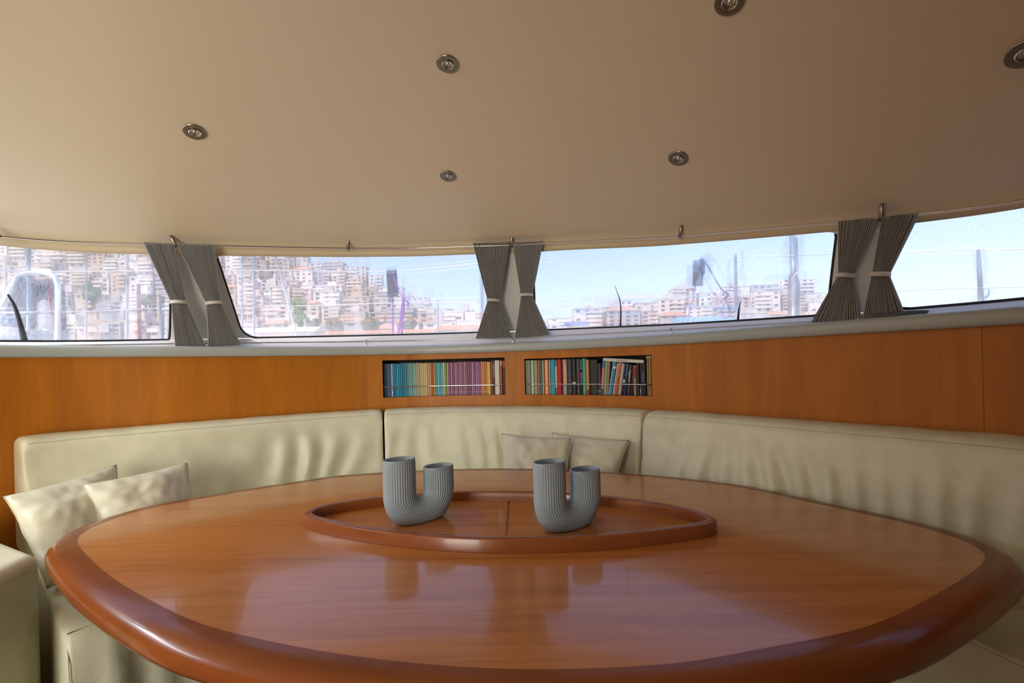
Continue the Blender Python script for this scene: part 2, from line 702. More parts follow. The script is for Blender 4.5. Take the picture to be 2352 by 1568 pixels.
def wallpiece(name, s0, s1, niches, parent=None):
    sb = sorted(set(list(np.linspace(s0, s1, max(4, int((s1 - s0) / .05)))) + [x for n in niches for x in n[0]]))
    zbk = sorted(set([0.0] + [z for n in niches for z in n[1]]))
    nz = len(zbk) + 1
    V = []
    for s in sb:
        for z in zbk:
            V.append(K(s, DW, z))
        V.append(K(s, DW, zled(s) + .004))
    fs = []
    for i in range(len(sb) - 1):
        for j in range(nz - 1):
            sm = (sb[i] + sb[i + 1]) / 2
            zl = zbk[j]
            zh = zbk[j + 1] if j + 1 < len(zbk) else 9
            if any(n[0][0] < sm < n[0][1] and zl >= n[1][0] - 1e-6 and zh <= n[1][1] + 1e-6 for n in niches):
                continue
            fs.append((i * nz + j, (i + 1) * nz + j, (i + 1) * nz + j + 1, i * nz + j + 1))
    return mesh_obj(name, V, fs, M_WOODWALL, parent, False)


S_A = hit(0, 900, DW)[0] - .35
wf = wallpiece('wall_front', S_A + .0005, S_SEAM - .0005, [(NL, ZL), (NR_, ZR)])
tag(wf, kind='structure')
p_ = wallpiece('panel', S_SEAM + .0005, SMAX - .02, [], wf)
p_ = wallpiece('panel', .02, S_A - .0005, [], wf)
sg = grid('panel_joint', lambda i, j: K(S_SEAM - .006 + .012 * i, DW + .004, .05 + j * (zled(S_SEAM) - .05)), 2, 2, M_WOODDARK, wf)
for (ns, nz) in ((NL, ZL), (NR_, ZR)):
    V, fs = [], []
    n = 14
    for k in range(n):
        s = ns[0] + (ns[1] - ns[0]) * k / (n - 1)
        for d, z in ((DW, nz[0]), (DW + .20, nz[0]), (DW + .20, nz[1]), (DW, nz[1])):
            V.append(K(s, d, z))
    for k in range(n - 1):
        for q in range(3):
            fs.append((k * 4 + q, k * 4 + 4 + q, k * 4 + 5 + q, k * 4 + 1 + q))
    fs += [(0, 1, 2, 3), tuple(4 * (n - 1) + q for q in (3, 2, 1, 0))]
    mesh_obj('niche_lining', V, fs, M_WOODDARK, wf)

# floor, unseen aft bulkhead with a doorway added to let light in
V = [(*p.xy, 0) for p in (K(s, .3) for s in np.linspace(0, SMAX, 60))]
fl = mesh_obj('floor', [Vector((v[0], v[1], 0)) for v in V], [tuple(range(len(V)))], M_FLOOR)
tag(fl, kind='structure')
wa = box('wall_aft', (-2.5, -1.78, 0), (-2.15, -1.7, 2.4), M_WOODWALL)
tag(wa, kind='structure')
box('panel', (-.75, -1.78, 0), (2.1, -1.7, 2.4), M_WOODWALL, wa)
box('panel', (-2.15, -1.78, 2.05), (-.75, -1.7, 2.4), M_GRP, wa)

# unseen locker added behind the camera to keep door light off the starboard side
gl = empty('light_blocking_locker', (-.50, -1.15, 0), None, 'unseen cherry wood locker added by the doorway to block light to starboard', 'locker')
box('body', (-.27, -.53, .06), (.27, .42, 1.80), M_WOODWALL, gl, .01)
box('plinth', (-.24, -.50, 0), (.24, .38, .06), M_WOODDARK, gl)
lk = box('door', (-.26, .42, .10), (.26, .44, 1.76), M_WOODWALL, gl, .004)
box('handle', (.18, .44, 1.0), (.20, .465, 1.14), M_STEEL, lk)

# foredeck outside the glass
dk = grid('trim_5', lambda i, j: K(SS[i], .165 + [0, .02, .5, 1.2, 1.9][j], zb(SS[i]) - [.012, .03, .10, .22, .36][j]), len(SS), 5, plain('white_deck', (.75, .76, .76), .6))
tag(dk, 'white foredeck outside the saloon windows', kind='structure')
sea = mesh_obj('water', [(-900, -900, -1.6), (900, -900, -1.6), (900, 900, -1.6), (-900, 900, -1.6)], [(0, 1, 2, 3)], plain('harbour_water', (.05, .12, .16), .12))
tag(sea, kind='structure')

# ------------------------------------------------------------------ SOFA
Z1 = EYE - .24
ZSEAT = EYE - .68
sofa = empty('corner_sofa', (0, 1.9, 0), None, 'wraparound cream leather sofa under the wood panelling, behind the oval table', 'sofa')
sofa_inv = sofa.matrix_world.inverted()


def part(o, parent):
    o.parent = parent
    o.matrix_parent_inverse = parent.matrix_world.inverted()
    return o


def fix_normals(o):
    bm = bmesh.new()
    bm.from_mesh(o.data)
    bmesh.ops.recalc_face_normals(bm, faces=bm.faces)
    bm.to_mesh(o.data)
    bm.free()


def sweep(name, rings, mat, rend=.03, parent=None):
    """closed-profile rings swept along; rounded ends by shrinking the end rings"""
    n = len(rings)
    m = len(rings[0])
    ext = []
    for e, (r0, r1) in enumerate(((rings[0], rings[1]), (rings[-1], rings[-2]))):
        c = sum(r0, Vector()) / m
        w = max((p - c).length for p in r0)
        back = (sum(r1, Vector()) / m - c).normalized()
        sub = []
        for th in (80, 60, 40, 20):
            a = math.radians(th)
            ins = rend * (1 - math.cos(a))
            mv = rend * (1 - math.sin(a))
            ring = []
            for p in r0:
                q = p - c
                L = q.length
                ring.append(c + q * max(0, (L - ins * min(1.5, L / max(1e-6, min(L, w * .55)))) / L) + back * mv)
            sub.append(ring)
        ext.append(sub)
    # drop rings that lie inside the rounded ends
    c0 = sum(rings[0], Vector()) / m
    c1 = sum(rings[-1], Vector()) / m
    mid = [r for r in rings[1:-1] if (sum(r, Vector()) / m - c0).length > rend * 1.05 and (sum(r, Vector()) / m - c1).length > rend * 1.05]
    R = ext[0] + mid + ext[1][::-1]
    V = [p for r in R for p in r]
    fs = []
    for i in range(len(R) - 1):
        for j in range(m):
            j2 = (j + 1) % m
            fs.append((i * m + j, (i + 1) * m + j, (i + 1) * m + j2, i * m + j2))
    fs.append(tuple(range(m))[::-1])
    fs.append(tuple((len(R) - 1) * m + k for k in range(m)))
    o = mesh_obj(name, V, fs, mat, None, True)
    fix_normals(o)
    auto_smooth(o, 60)
    if parent:
        part(o, parent)
    return o


def nz(x, y, z=0.0):
    return noise.noise(Vector((x, y, z)))


def backprofile(s, lean=.06):
    zl = ZSEAT - .03
    f = []
    for k in range(22):
        t = k / 21
        f.append((-.150 - lean * t ** 1.2 - .012 * math.sin(PI * t), Z1 - .045 - (Z1 - .045 - zl) * t, t))
    P = [(-.05, zl, None), (.012, zl + .02, None), (.014, Z1 - .03, None), (.010, Z1 - .004, None), (-.02, Z1 + .005, None), (-.07, Z1 + .006, None), (-.11, Z1 + .0, None), (-.130, Z1 - .010, None), (-.136, Z1 - .018, None), (-.146, Z1 - .028, None)]
    return P + f


def wr_left(s, t, s0, s1):
    u = (s - s0) / (s1 - s0)
    env = math.exp(-((u - .70) / .24) ** 2) * math.sin(PI * min(1, max(0, (t - .04) * 1.2)))
    ph = s * 42 + 6 * nz(s * 2.1, t * 1.2, 1) + 1.6 * t
    return env * (.0120 * math.sin(ph) + .009 * nz(s * 9, t * 1.5, 4)) + .006 * nz(s * 3, t * 2, 9)


def wr_mid(s, t, s0, s1):
    u = (s - s0) / (s1 - s0)
    env = (.4 + .6 * math.exp(-((u - .45) / .3) ** 2)) * math.sin(PI * min(1, max(0, (t - .02) * 1.1)))
    ph = s * 50 + 7 * nz(s * 2.4, t * 1.0, 21) - 1.2 * t
    return env * (.0065 * math.sin(ph) + .006 * nz(s * 10, t * 1.5, 14)) + .005 * nz(s * 3, t * 2, 19)


def wr_right(s, t, s0, s1):
    u = (s - s0)
    env = (math.exp(-((u - .52) / .36) ** 4) + .5 * math.exp(-((u - 1.15) / .3) ** 2)) * math.sin(PI * min(1, max(0, (t - .05) * 1.1)))
    ph = s * 78 + 8 * nz(s * 2.4, t * .9, 31) - 5.0 * t * max(0, u - .4)
    return env * (.0150 * math.sin(ph) + .012 * nz(s * 9, t * 1.2, 24)) + .006 * nz(s * 3, t * 2, 29)


SB = [hit(38, 1003, -.06)[0], hit(880, 940, -.07)[0], hit(1491, 940, -.07)[0], SMAX - .9]
for k, (a, b, wr) in enumerate(((SB[0], SB[1] - .005, wr_left), (SB[1] + .005, SB[2] - .005, wr_mid), (SB[2] + .005, SB[3], wr_right))):
    n = int((b - a) / .012)
    rings = []
    for i in range(n + 1):
        s = a + (b - a) * i / n
        lean = .06 if k < 2 else .06 - .07 * min(1, max(0, (s - SB[2] - .7) / .5))
        ring = []
        for d, z, t in backprofile(s, lean):
            if t is not None:
                d = d - wr(s, t, a, b)
            elif z > Z1 - .012:
                z = z + .003 * nz(s * 8, d * 8, 3)
            ring.append(K(s, d, z))
        rings.append(ring)
    bk = sweep('backrest', rings, M_LEATHER, .022, sofa)
    seam = [K(s, -.1385, Z1 - .0175) for s in np.linspace(a + .02, b - .02, 60)]
    part(tube('seam', seam, .0010, M_SEAM, None, 5), bk)

# seats
SEAT_IN = [(-1.196, 1.196), (-1.15, 1.28), (-1.02, 1.52), (-.70, 1.84), (-.15, 1.98), (.40, 1.80), (.80, 1.48), (1.03, 1.20), (1.11, .98), (1.17, .6), (1.2, .2), (1.2, -.6)]
si = catmull(SEAT_IN, 14)
sil = np.r_[0, np.cumsum(np.linalg.norm(np.diff(si, axis=0), axis=1))]


def seatin(t):
    L = t * sil[-1]
    return Vector((np.interp(L, sil, si[:, 0]), np.interp(L, sil, si[:, 1]), 0))


# pairing of outer (wall) and inner parameters
s_start, s_end = hit(60, 1003, -.12)[0], SMAX - .95
cuts_t = [0, .36, .60, 1.0]
cuts_s = [s_start, SB[1], SB[2], s_end]
SPROF = [(0, .10), (0, 1), (.06, 1.0)] + [(.06 + .10 * k, 1.0 + .012 * math.sin(PI * k / 9)) for k in range(1, 9)] + [(.91, 1.0), (.955, .995), (.975, .98), (.988, .955), (.996, .92), (1.0, .87), (1.006, .75), (1.008, .6), (1.004, .45), (.998, .3), (.985, .18), (.95, .14), (.5, .10)]


def seat_rings(ts):
    out = []
    for t in ts:
        s = np.interp(t, cuts_t, cuts_s)
        O = K(s, -.12)
        I = seatin(t)
        ring = []
        for j, (w, zz) in enumerate(SPROF):
            p = O.lerp(I, w)
            if .15 < zz < .9 and w > .9:
                env = math.exp(-((t - .03) / .035) ** 2)
                dirv = (I - O).normalized()
                p = p + dirv * (.012 * env * math.sin(t * 260 + 3 * zz) + .006 * nz(t * 20, zz * 3, 2))
            ring.append(Vector((p.x, p.y, zz * ZSEAT)))
        out.append(ring)
    return out


for a, b in ((0.0, .358), (.362, .598), (.602, 1.0)):
    seat = sweep('seat_cushion', seat_rings(np.linspace(a, b, 60)), M_LEATHER, .028, sofa)
    rr = seat_rings(np.linspace(a + (.002 if a == 0 else .006), b - .006, 50))
    part(tube('seam', [r[13] for r in rr], .0014, M_SEAM, None, 5), seat)
    if a == 0:
        e = seat_rings([0.0])[0]
        ax = (e[13] - seatin(.03)).normalized()
        part(tube('seam', [e[j] - ax * .028 + Vector((0, 0, .0004)) for j in range(2, 14)], .0012, M_SEAM, None, 5), seat)
        part(tube('seam', [e[j] - ax * .028 for j in range(13, 20)], .0013, M_SEAM, None, 5), seat)
    plV = []
base_r = []
for t in np.linspace(0.01, 1, 60):
    s = np.interp(t, cuts_t, cuts_s)
    O, I = K(s, -.12), K(s, -.12).lerp(seatin(t), .86)
    base_r.append([Vector((O.x, O.y, 0)), Vector((I.x, I.y, 0)), Vector((I.x, I.y, .13)), Vector((O.x, O.y, .13))])
sweep('plinth', base_r, M_WOODDARK, .004, sofa)

# high arm block at the open end of the sofa
arm_poly = [(-1.385, 1.325), (-1.30, .93), (-1.93, .72), (-2.16, 1.15), (-2.02, 1.64)]
ZARM = EYE - .508
bm = bmesh.new()
vb = [bm.verts.new((x, y, .05)) for x, y in arm_poly]
vt = [bm.verts.new((x, y, ZARM)) for x, y in arm_poly]
bm.faces.new(vb)
bm.faces.new(vt[::-1])
for i in range(5):
    bm.faces.new((vb[i], vb[(i + 1) % 5], vt[(i + 1) % 5], vt[i]))
bmesh.ops.recalc_face_normals(bm, faces=bm.faces)
bmesh.ops.bevel(bm, geom=[e for e in bm.edges], offset=.035, segments=4, profile=.5, affect='EDGES')
arm = bm_obj('armrest', bm, M_LEATHER, None, True)
wn = arm.modifiers.new('normals', 'WEIGHTED_NORMAL')
wn.weight = 100
part(arm, sofa)
A_, B_ = Vector((-1.385, 1.325, 0)), Vector((-1.30, .93, 0))
an = Vector((.977, .21, 0))
part(tube('seam', [A_ + Vector((-.0142, -.0064, ZARM - .035 - .02 * k)) for k in range(24)], .0014, M_SEAM, None, 5), arm)
part(tube('seam', [A_.lerp(B_, .10 + .88 * k / 12) + an * .0004 + Vector((0, 0, ZARM - .037)) for k in range(13)], .0014, M_SEAM, None, 5), arm)


# ------------------------------------------------------------------ PILLOWS
def pillow(TL, TR, BR, BL, T, label, seed):
    cen = (TL + TR + BR + BL) / 4
    N = 30
    nrm = ((TR - TL).cross(BL - TL)).normalized()
    if nrm.y > 0:
        nrm = -nrm
    o = empty('throw_pillow', cen, None, label, 'pillow', 'loose leather pillows on the sofa')
    V = []
    for side in (1, -1):
        for i in range(N + 1):
            for j in range(N + 1):
                u, v = i / N, j / N
                a, b = 2 * u - 1, 2 * v - 1
                # slightly hollow edges, full corners
                uu = .5 + .5 * a * (1 - .055 * (1 - b * b))
                vv = .5 + .5 * b * (1 - .055 * (1 - a * a))
                p = TL.lerp(TR, uu).lerp(BL.lerp(BR, uu), vv)
                w = max(0, (1 - a * a) * (1 - b * b)) ** .48 * (.75 + .25 * (1 - a ** 4) * (1 - b ** 4))
                rad = max(abs(a), abs(b))
                wrk = (.011 * nz(u * 4 + seed, v * 4, seed) + .006 * nz(u * 11 + seed, v * 11, seed) + .004 * math.sin((a - b) * 9 + 5 * nz(u * 3, v * 3, seed + 5)) * rad ** 2) * w ** .4
                h = T * .5 * w + wrk
                V.append(p + nrm * side * h - cen)
    fs = []
    M = N + 1
    for k in range(2):
        for i in range(N):
            for j in range(N):
                q = [k * M * M + i * M + j, k * M * M + (i + 1) * M + j, k * M * M + (i + 1) * M + j + 1, k * M * M + i * M + j + 1]
                fs.append(tuple(q if k == 0 else q[::-1]))
    me = mesh_obj('cover', V, fs, M_PILLOW, o, True)
    bm = bmesh.new()
    bm.from_mesh(me.data)
    bmesh.ops.remove_doubles(bm, verts=bm.verts, dist=.0004)
    bmesh.ops.recalc_face_normals(bm, faces=bm.faces)
    bm.to_mesh(me.data)
    bm.free()
    edge_pts = [V[i * M] for i in range(N)] + [V[N * M + j] for j in range(N)] + [V[i * M + N] for i in range(N, 0, -1)] + [V[j] for j in range(N, 0, -1)]
    tube('piping', edge_pts, .0014, M_PILLOW, o, 5, True)
    return o


A = at_y
pillow(A(8, 1140, 1.50), A(268, 1066, 1.85), A(300, 1290, 1.70), A(108, 1352, 1.40), .15, 'crumpled cream leather pillow standing behind the other one, half over the sofa arm', 1)
pillow(A(190, 1113, 1.63), A(431, 1061, 1.90), A(462, 1215, 1.83), A(248, 1275, 1.58), .14, 'creased cream leather pillow leaning in front of another beside the sofa arm', 2)
pillow(A(1268, 992, 2.36), A(1446, 1010, 2.15), A(1400, 1165, 2.02), A(1262, 1150, 2.20), .13, 'plain cream leather pillow tucked behind its neighbour on the middle backrest', 4)
pillow(A(1152, 994, 2.30), A(1312, 1005, 2.18), A(1300, 1165, 2.02), A(1150, 1160, 2.10), .13, 'plain cream leather pillow in front of its neighbour on the middle backrest', 3)

# ------------------------------------------------------------------ TABLE
ZT = EYE - .47
TI = np.array([(-0.887, 1.922), (-1.074, 1.799), (-1.197, 1.693), (-1.297, 1.588), (-1.317, 1.478), (-1.318, 1.418), (-1.297, 1.358), (-1.263, 1.315), (-1.201, 1.254), (-1.046, 1.133), (-.895, 1.028), (-.737, .932), (-.600, .857), (-.478, .809), (-.326, .761), (-.205, .733), (-.133, .720), (.039, .703), (.262, .712), (.428, .750), (.476, .756), (.616, .797), (.650, .810), (.819, .893), (.976, .980), (1.068, 1.043), (1.098, 1.067), (1.120, 1.112), (1.128, 1.152), (1.122, 1.215), (1.100, 1.280)])
TF = np.array([(-0.756, 2.068), (-.370, 2.126), (-.064, 2.120), (.233, 2.060), (.585, 1.923), (.861, 1.740), (.994, 1.559), (1.056, 1.461), (1.113, 1.378), (1.150, 1.290)])
RIMW = .065
TC = np.array([-.10, 1.40])


def superellipse(cx, cy, a, bf, bn, th0, n, m):
    """pointed oval with unequal halves: radius as a function of direction about its centre"""
    def r(t):
        t = np.atleast_1d(np.asarray(t, float))
        u, v = np.cos(t - th0), np.sin(t - th0)
        b = np.where(v > 0, bf, bn)
        lo, hi = np.full(t.shape, .01), np.full(t.shape, 4.0)
        for _ in range(50):
            mid = (lo + hi) / 2
            big = np.abs(u * mid / a) ** n + np.abs(v * mid / b) ** m > 1
            hi = np.where(big, mid, hi)
            lo = np.where(big, lo, mid)
        return (lo + hi) / 2
    return r


def fourier_outline(pts, c, deg, base=None):
    th = np.arctan2(pts[:, 1] - c[1], pts[:, 0] - c[0])
    r = np.hypot(pts[:, 0] - c[0], pts[:, 1] - c[1])
    if base:
        r = r / base(th)
    cols = [np.ones_like(th)] + [f(k * th) for k in range(1, deg + 1) for f in (np.cos, np.sin)]
    Am = np.array(cols).T
    reg = np.diag([0] + [2e-4 * k ** 3 for k in range(1, deg + 1) for _ in (0, 1)])
    co = np.linalg.solve(Am.T @ Am + reg, Am.T @ np.log(r))
    return lambda t: (base(t)[0] if base else 1.0) * np.exp(co[0] + sum(co[2 * k - 1] * np.cos(k * t) + co[2 * k] * np.sin(k * t) for k in range(1, deg + 1)))


_tf = []
for i in range(len(TF)):
    a, b = TF[max(0, i - 1)], TF[min(len(TF) - 1, i + 1)]
    t = (b - a) / np.linalg.norm(b - a)
    _tf.append(TF[i] - RIMW * np.array([-t[1], t[0]]))
NT = 240
_p = np.r_[TI, np.array(_tf)]
_p = _p[np.argsort(np.arctan2(_p[:, 1] - TC[1], _p[:, 0] - TC[0]))]
_q = catmull(np.r_[_p[-3:], _p, _p[:4]], 12)[36:(3 + len(_p)) * 12 + 1]
_ql = np.r_[0, np.cumsum(np.linalg.norm(np.diff(_q, axis=0), axis=1))]
tl = np.array([[np.interp(_ql[-1] * k / NT, _ql, _q[:, c]) for c in (0, 1)] for k in range(NT)])
for _ in range(110):        # fair the outline without shrinking it
    for f_ in (.50, -.515):
        tl = tl + f_ * (.5 * np.roll(tl, 1, 0) + .5 * np.roll(tl, -1, 0) - tl)
tg = np.roll(tl, -1, 0) - np.roll(tl, 1, 0)
tg /= np.linalg.norm(tg, axis=1)[:, None]
tn = np.c_[tg[:, 1], -tg[:, 0]]
for _ in range(6):
    tn = .25 * np.roll(tn, 1, 0) + .5 * tn + .25 * np.roll(tn, -1, 0)
    tn /= np.linalg.norm(tn, axis=1)[:, None]

table = empty('dining_table', (TC[0], TC[1], 0), None, 'large oval cherry wood table with a darker rounded rim', 'table')
V = [Vector((p[0], p[1], ZT)) for p in tl] + [Vector((p[0], p[1], ZT - .03)) for p in tl]
V += [Vector((TC[0], TC[1], ZT)), Vector((TC[0], TC[1], ZT - .03))]
fs = [(i, (i + 1) % NT, 2 * NT) for i in range(NT)] + [(NT + (i + 1) % NT, NT + i, 2 * NT + 1) for i in range(NT)] + [(i, NT + i, NT + (i + 1) % NT, (i + 1) % NT) for i in range(NT)]
part(mesh_obj('tabletop', V, fs, M_TABLE), table)
RP = [(.0, -.035), (.0, .0004), (.018, .0006), (.036, .0004), (.050, -.002), (.062, -.008), (.071, -.0175), (.0755, -.028), (.075, -.038), (.070, -.048), (.060, -.054), (.03, -.056), (.0, -.056)]
rim = grid('rim', lambda i, j: Vector((*(tl[i] + tn[i] * RP[j][0] * .88), ZT + RP[j][1])), NT, len(RP), M_RIM, None, closed_u=True, closed_v=True)
auto_smooth(rim, 40)
part(rim, table)
bm = bmesh.new()
bmesh.ops.create_cone(bm, segments=40, radius1=.09, radius2=.07, depth=ZT - .08, cap_ends=True, matrix=Matrix.Translation((TC[0], TC[1] + .05, (ZT - .08) / 2 + .035)))
part(bm_obj('pedestal', bm, M_STEEL, None, True), table)
foot = lathe('foot', [(.36, 0), (.36, .012), (.33, .03), (.1, .045), (.09, .06)], M_STEEL, table)
foot.location = (0, .05, 0)
box_ = box('support_rail', (-.75, 1.36, ZT - .075), (.6, 1.54, ZT - .03), M_RIM)
part(box_, table)

# ------------------------------------------------------------------ TRAY on the table
TN = np.array([(-.665, 1.40), (-.639, 1.363), (-.476, 1.267), (-.299, 1.195), (-.142, 1.155), (.005, 1.138), (.148, 1.137), (.299, 1.158), (.46, 1.194), (.555, 1.228), (-.599, 1.5), (-.453, 1.567), (-.212, 1.606), (-.057, 1.597), (.143, 1.563), (.326, 1.49), (.48, 1.393), (.556, 1.297), (-.650, 1.455), (-.668, 1.43), (.573, 1.265)])
TCC = np.array([-.055, 1.34])
NTT = 160
_o = TN[np.argsort(np.arctan2(TN[:, 1] - TCC[1], TN[:, 0] - TCC[0]))]
_q = catmull(np.r_[_o[-3:], _o, _o[:4]], 20)[3 * 20:(3 + len(_o)) * 20 + 1]
_ql = np.r_[0, np.cumsum(np.linalg.norm(np.diff(_q, axis=0), axis=1))]
ty = np.array([[np.interp(_ql[-1] * k / NTT, _ql, _q[:, c]) for c in (0, 1)] for k in range(NTT)])
for _ in range(14):
    ty = .25 * np.roll(ty, 1, 0) + .5 * ty + .25 * np.roll(ty, -1, 0)
tg2 = np.roll(ty, -1, 0) - np.roll(ty, 1, 0)
tg2 /= np.linalg.norm(tg2, axis=1)[:, None]
tn2 = np.c_[tg2[:, 1], -tg2[:, 0]]
for _ in range(4):
    tn2 = .25 * np.roll(tn2, 1, 0) + .5 * tn2 + .25 * np.roll(tn2, -1, 0)
    tn2 /= np.linalg.norm(tn2, axis=1)[:, None]
tray = empty('serving_tray', (TCC[0], TCC[1], ZT), None, 'pointed oval cherry wood tray with a raised rim in the middle of the table', 'tray')
TP = [(0, .0008), (0, .030), (-.002, .034), (-.006, .0362), (-.020, .0362), (-.024, .034), (-.026, .030), (-.026, .0008)]
trim_ = (grid('tray_rim', lambda i, j: Vector((*(ty[i] + tn2[i] * TP[j][0]), ZT + TP[j][1])), NTT, len(TP), M_TRAYRIM, None, closed_u=True, closed_v=True))
auto_smooth(trim_, 30)
part(trim_, tray)
xm0, xm1 = at_z(1168, 1153, ZT), at_z(1163, 1231, ZT)
ml = lambda y: xm0.x + (xm1.x - xm0.x) * (y - xm0.y) / (xm1.y - xm0.y)
inn = [ty[i] - tn2[i] * .0255 for i in range(NTT)]
for sgn in (-1, 1):
    poly = [p for p in inn if sgn * (p[0] - ml(p[1])) > .0015]
    # order by angle about the tray centre, close along the joint
    ys = [p[1] for p in inn if abs(p[0] - ml(p[1])) < .05]
    joint = [np.array([ml(y) + sgn * .0015, y]) for y in (min(ys), max(ys))]
    ctr = TCC + np.array([sgn * .25, 0])
    pts = sorted(poly + joint, key=lambda p: math.atan2(p[1] - ctr[1], p[0] - ctr[0]))
    n = len(pts)
    V = [Vector((p[0], p[1], ZT + .0046)) for p in pts] + [Vector((p[0], p[1], ZT + .0006)) for p in pts]
    part(mesh_obj('tray_floor', V, [tuple(range(n)), tuple(range(2 * n - 1, n - 1, -1))] + [(i, n + i, n + (i + 1) % n, (i + 1) % n) for i in range(n)], M_TABLE), tray)


# ------------------------------------------------------------------ VASES
def vase_mesh():
    Rc, a, b, zc = .0655, .0490, .036, .0890
    H1, H2 = .1975, .158
    NA, PER = 40, 6
    nphi = NA * PER
    path = []
    for k in range(9):
        path.append(('L', H1 - (H1 - zc) * k / 9))
    for k in range(31):
        path.append(('A', PI + PI * k / 30))
    for k in range(1, 9):
        path.append(('R', zc + (H2 - zc) * k / 8))

    def ringpt(q, sc, phi, amp):
        u = (a + amp * math.cos(NA * phi)) * sc
        w = (b + amp * math.cos(NA * phi)) * sc
        cu, cv = u * math.cos(phi), w * math.sin(phi)
        # squarer oval
        kind, val = q
        if kind == 'L':
            p = Vector((-Rc + cu, cv, val))
        elif kind == 'R':
            p = Vector((Rc - cu, cv, val))
        else:
            r = Rc - cu
            p = Vector((r * math.cos(val), cv, zc + r * math.sin(val)))
        lim = .0
        if p.z < .008:
            p.z = .008 * math.exp((p.z - .008) / .012) if p.z < .008 else p.z
            p.z = max(0, p.z - .0015)
        return p
    rings = []
    for i, q in enumerate(path):
        top = q[1] if q[0] != 'A' else 0
        nearrim = (q[0] == 'L' and q[1] > H1 - .006) or (q[0] == 'R' and q[1] > H2 - .006)
        amp = 0.0 if nearrim else .00085
        rings.append([ringpt(q, 1.0, 2 * PI * k / nphi, amp) for k in range(nphi)])
    # rim bands (smooth lip) inserted just inside each end, then the inner wall
    def lip(kind, H):
        seq = [((kind, H - .008), 1.0), ((kind, H - .003), 1.012), ((kind, H - .0005), .99), ((kind, H), .965), ((kind, H - .0008), .93), ((kind, H - .004), .90), ((kind, H - .012), .885), ((kind, H - .03), .87), ((kind, H - .06), .84)]
        return [[ringpt(q, sc, 2 * PI * k / nphi, 0.0) for k in range(nphi)] for q, sc in seq]
    body = [r for i, r in enumerate(rings) if not ((path[i][0] == 'L' and path[i][1] > H1 - .0135) or (path[i][0] == 'R' and path[i][1] > H2 - .0135))]
    # fine ring right below each lip so the ribs end crisply
    topL = [ringpt(('L', H1 - .011), 1.0, 2 * PI * k / nphi, .00085) for k in range(nphi)]
    topR = [ringpt(('R', H2 - .011), 1.0, 2 * PI * k / nphi, .00085) for k in range(nphi)]
    lipL = lip('L', H1)
    lipR = lip('R', H2)
    seq_body = [lipL[0], topL] + body + [topR, lipR[0]]

    def mk(seq):
        V = [p for r in seq for p in r]
        fs = []
        for i in range(len(seq) - 1):
            for k in range(nphi):
                k2 = (k + 1) % nphi
                fs.append((i * nphi + k, i * nphi + k2, (i + 1) * nphi + k2, (i + 1) * nphi + k))
        return V, fs
    Vb, fb = mk(seq_body)
    Vl, f1 = mk(lipL)
    f1.append(tuple(range((len(lipL) - 1) * nphi, len(lipL) * nphi)))
    Vr, f2 = mk(lipR)
    f2.append(tuple(range((len(lipR) - 1) * nphi, len(lipR) * nphi)))
    return (Vb, fb), (Vl, f1), (Vr, f2)


vb_, vl_, vr_ = vase_mesh()
vmeshes = None
for (x, y, ang, lab) in ((-.291, 1.393, 38, 'grey ribbed U-shaped vase on the tray in front of the joint between two backrests'),
                         (.152, 1.303, 33, 'grey ribbed U-shaped vase on the tray in front of the leather pillows')):
    vz = empty('tube_vase', (x, y, ZT + .0046), Matrix.Rotation(math.radians(ang), 4, 'Z'), lab, 'vase', 'pair of grey U-shaped vases')
    if vmeshes is None:
        vmeshes = [mesh_obj('body', *vb_, M_VASE, vz, True), mesh_obj('rim', *vl_, M_VASE, vz, True), mesh_obj('rim', *vr_, M_VASE, vz, True)]
        for o in vmeshes:
            bm = bmesh.new()
            bm.from_mesh(o.data)
            bmesh.ops.recalc_face_normals(bm, faces=bm.faces)
            bm.to_mesh(o.data)
            bm.free()
    else:
        for o in vmeshes:
            c = o.copy()
            C.objects.link(c)
            c.parent = vz

# ------------------------------------------------------------------ CURTAINS, rods, rails
CURT = [  # top L, top R, waist L, waist R, bottom L, bottom R, number of pleats, label
    ((329, 556), (399, 561), (393, 695), (428, 696), (402, 797), (474, 797), 22, 'tied grey pleated curtain at the edge of the window with the steel rail arch', .2),
    ((405, 561), (493, 562), (474, 698), (506, 696), (478, 797), (555, 792), 24, 'tied grey pleated curtain beside the big town window, sharing the pillar near the pillows', .2),
    ((1086, 559), (1170, 556), (1120, 690), (1146, 691), (1092, 778), (1175, 776), 26, 'tied grey pleated curtain on the middle pillar, above the magazine niche end', .5),
    ((1177, 557), (1245, 554), (1198, 680), (1223, 678), (1181, 777), (1263, 769), 24, 'tied grey pleated curtain on the middle pillar, above the mixed book niche', .5),
    ((1926, 509), (2018, 500), (1929, 634), (1963, 635), (1860, 747), (1977, 741), 22, 'tied grey pleated curtain beside the window with the thick steel post', .8),
    ((2027, 499), (2112, 489), (2006, 633), (2045, 632), (1980, 740), (2080, 724), 20, 'tied grey pleated curtain beside the empty sky window, above the dark dish', .8),
]
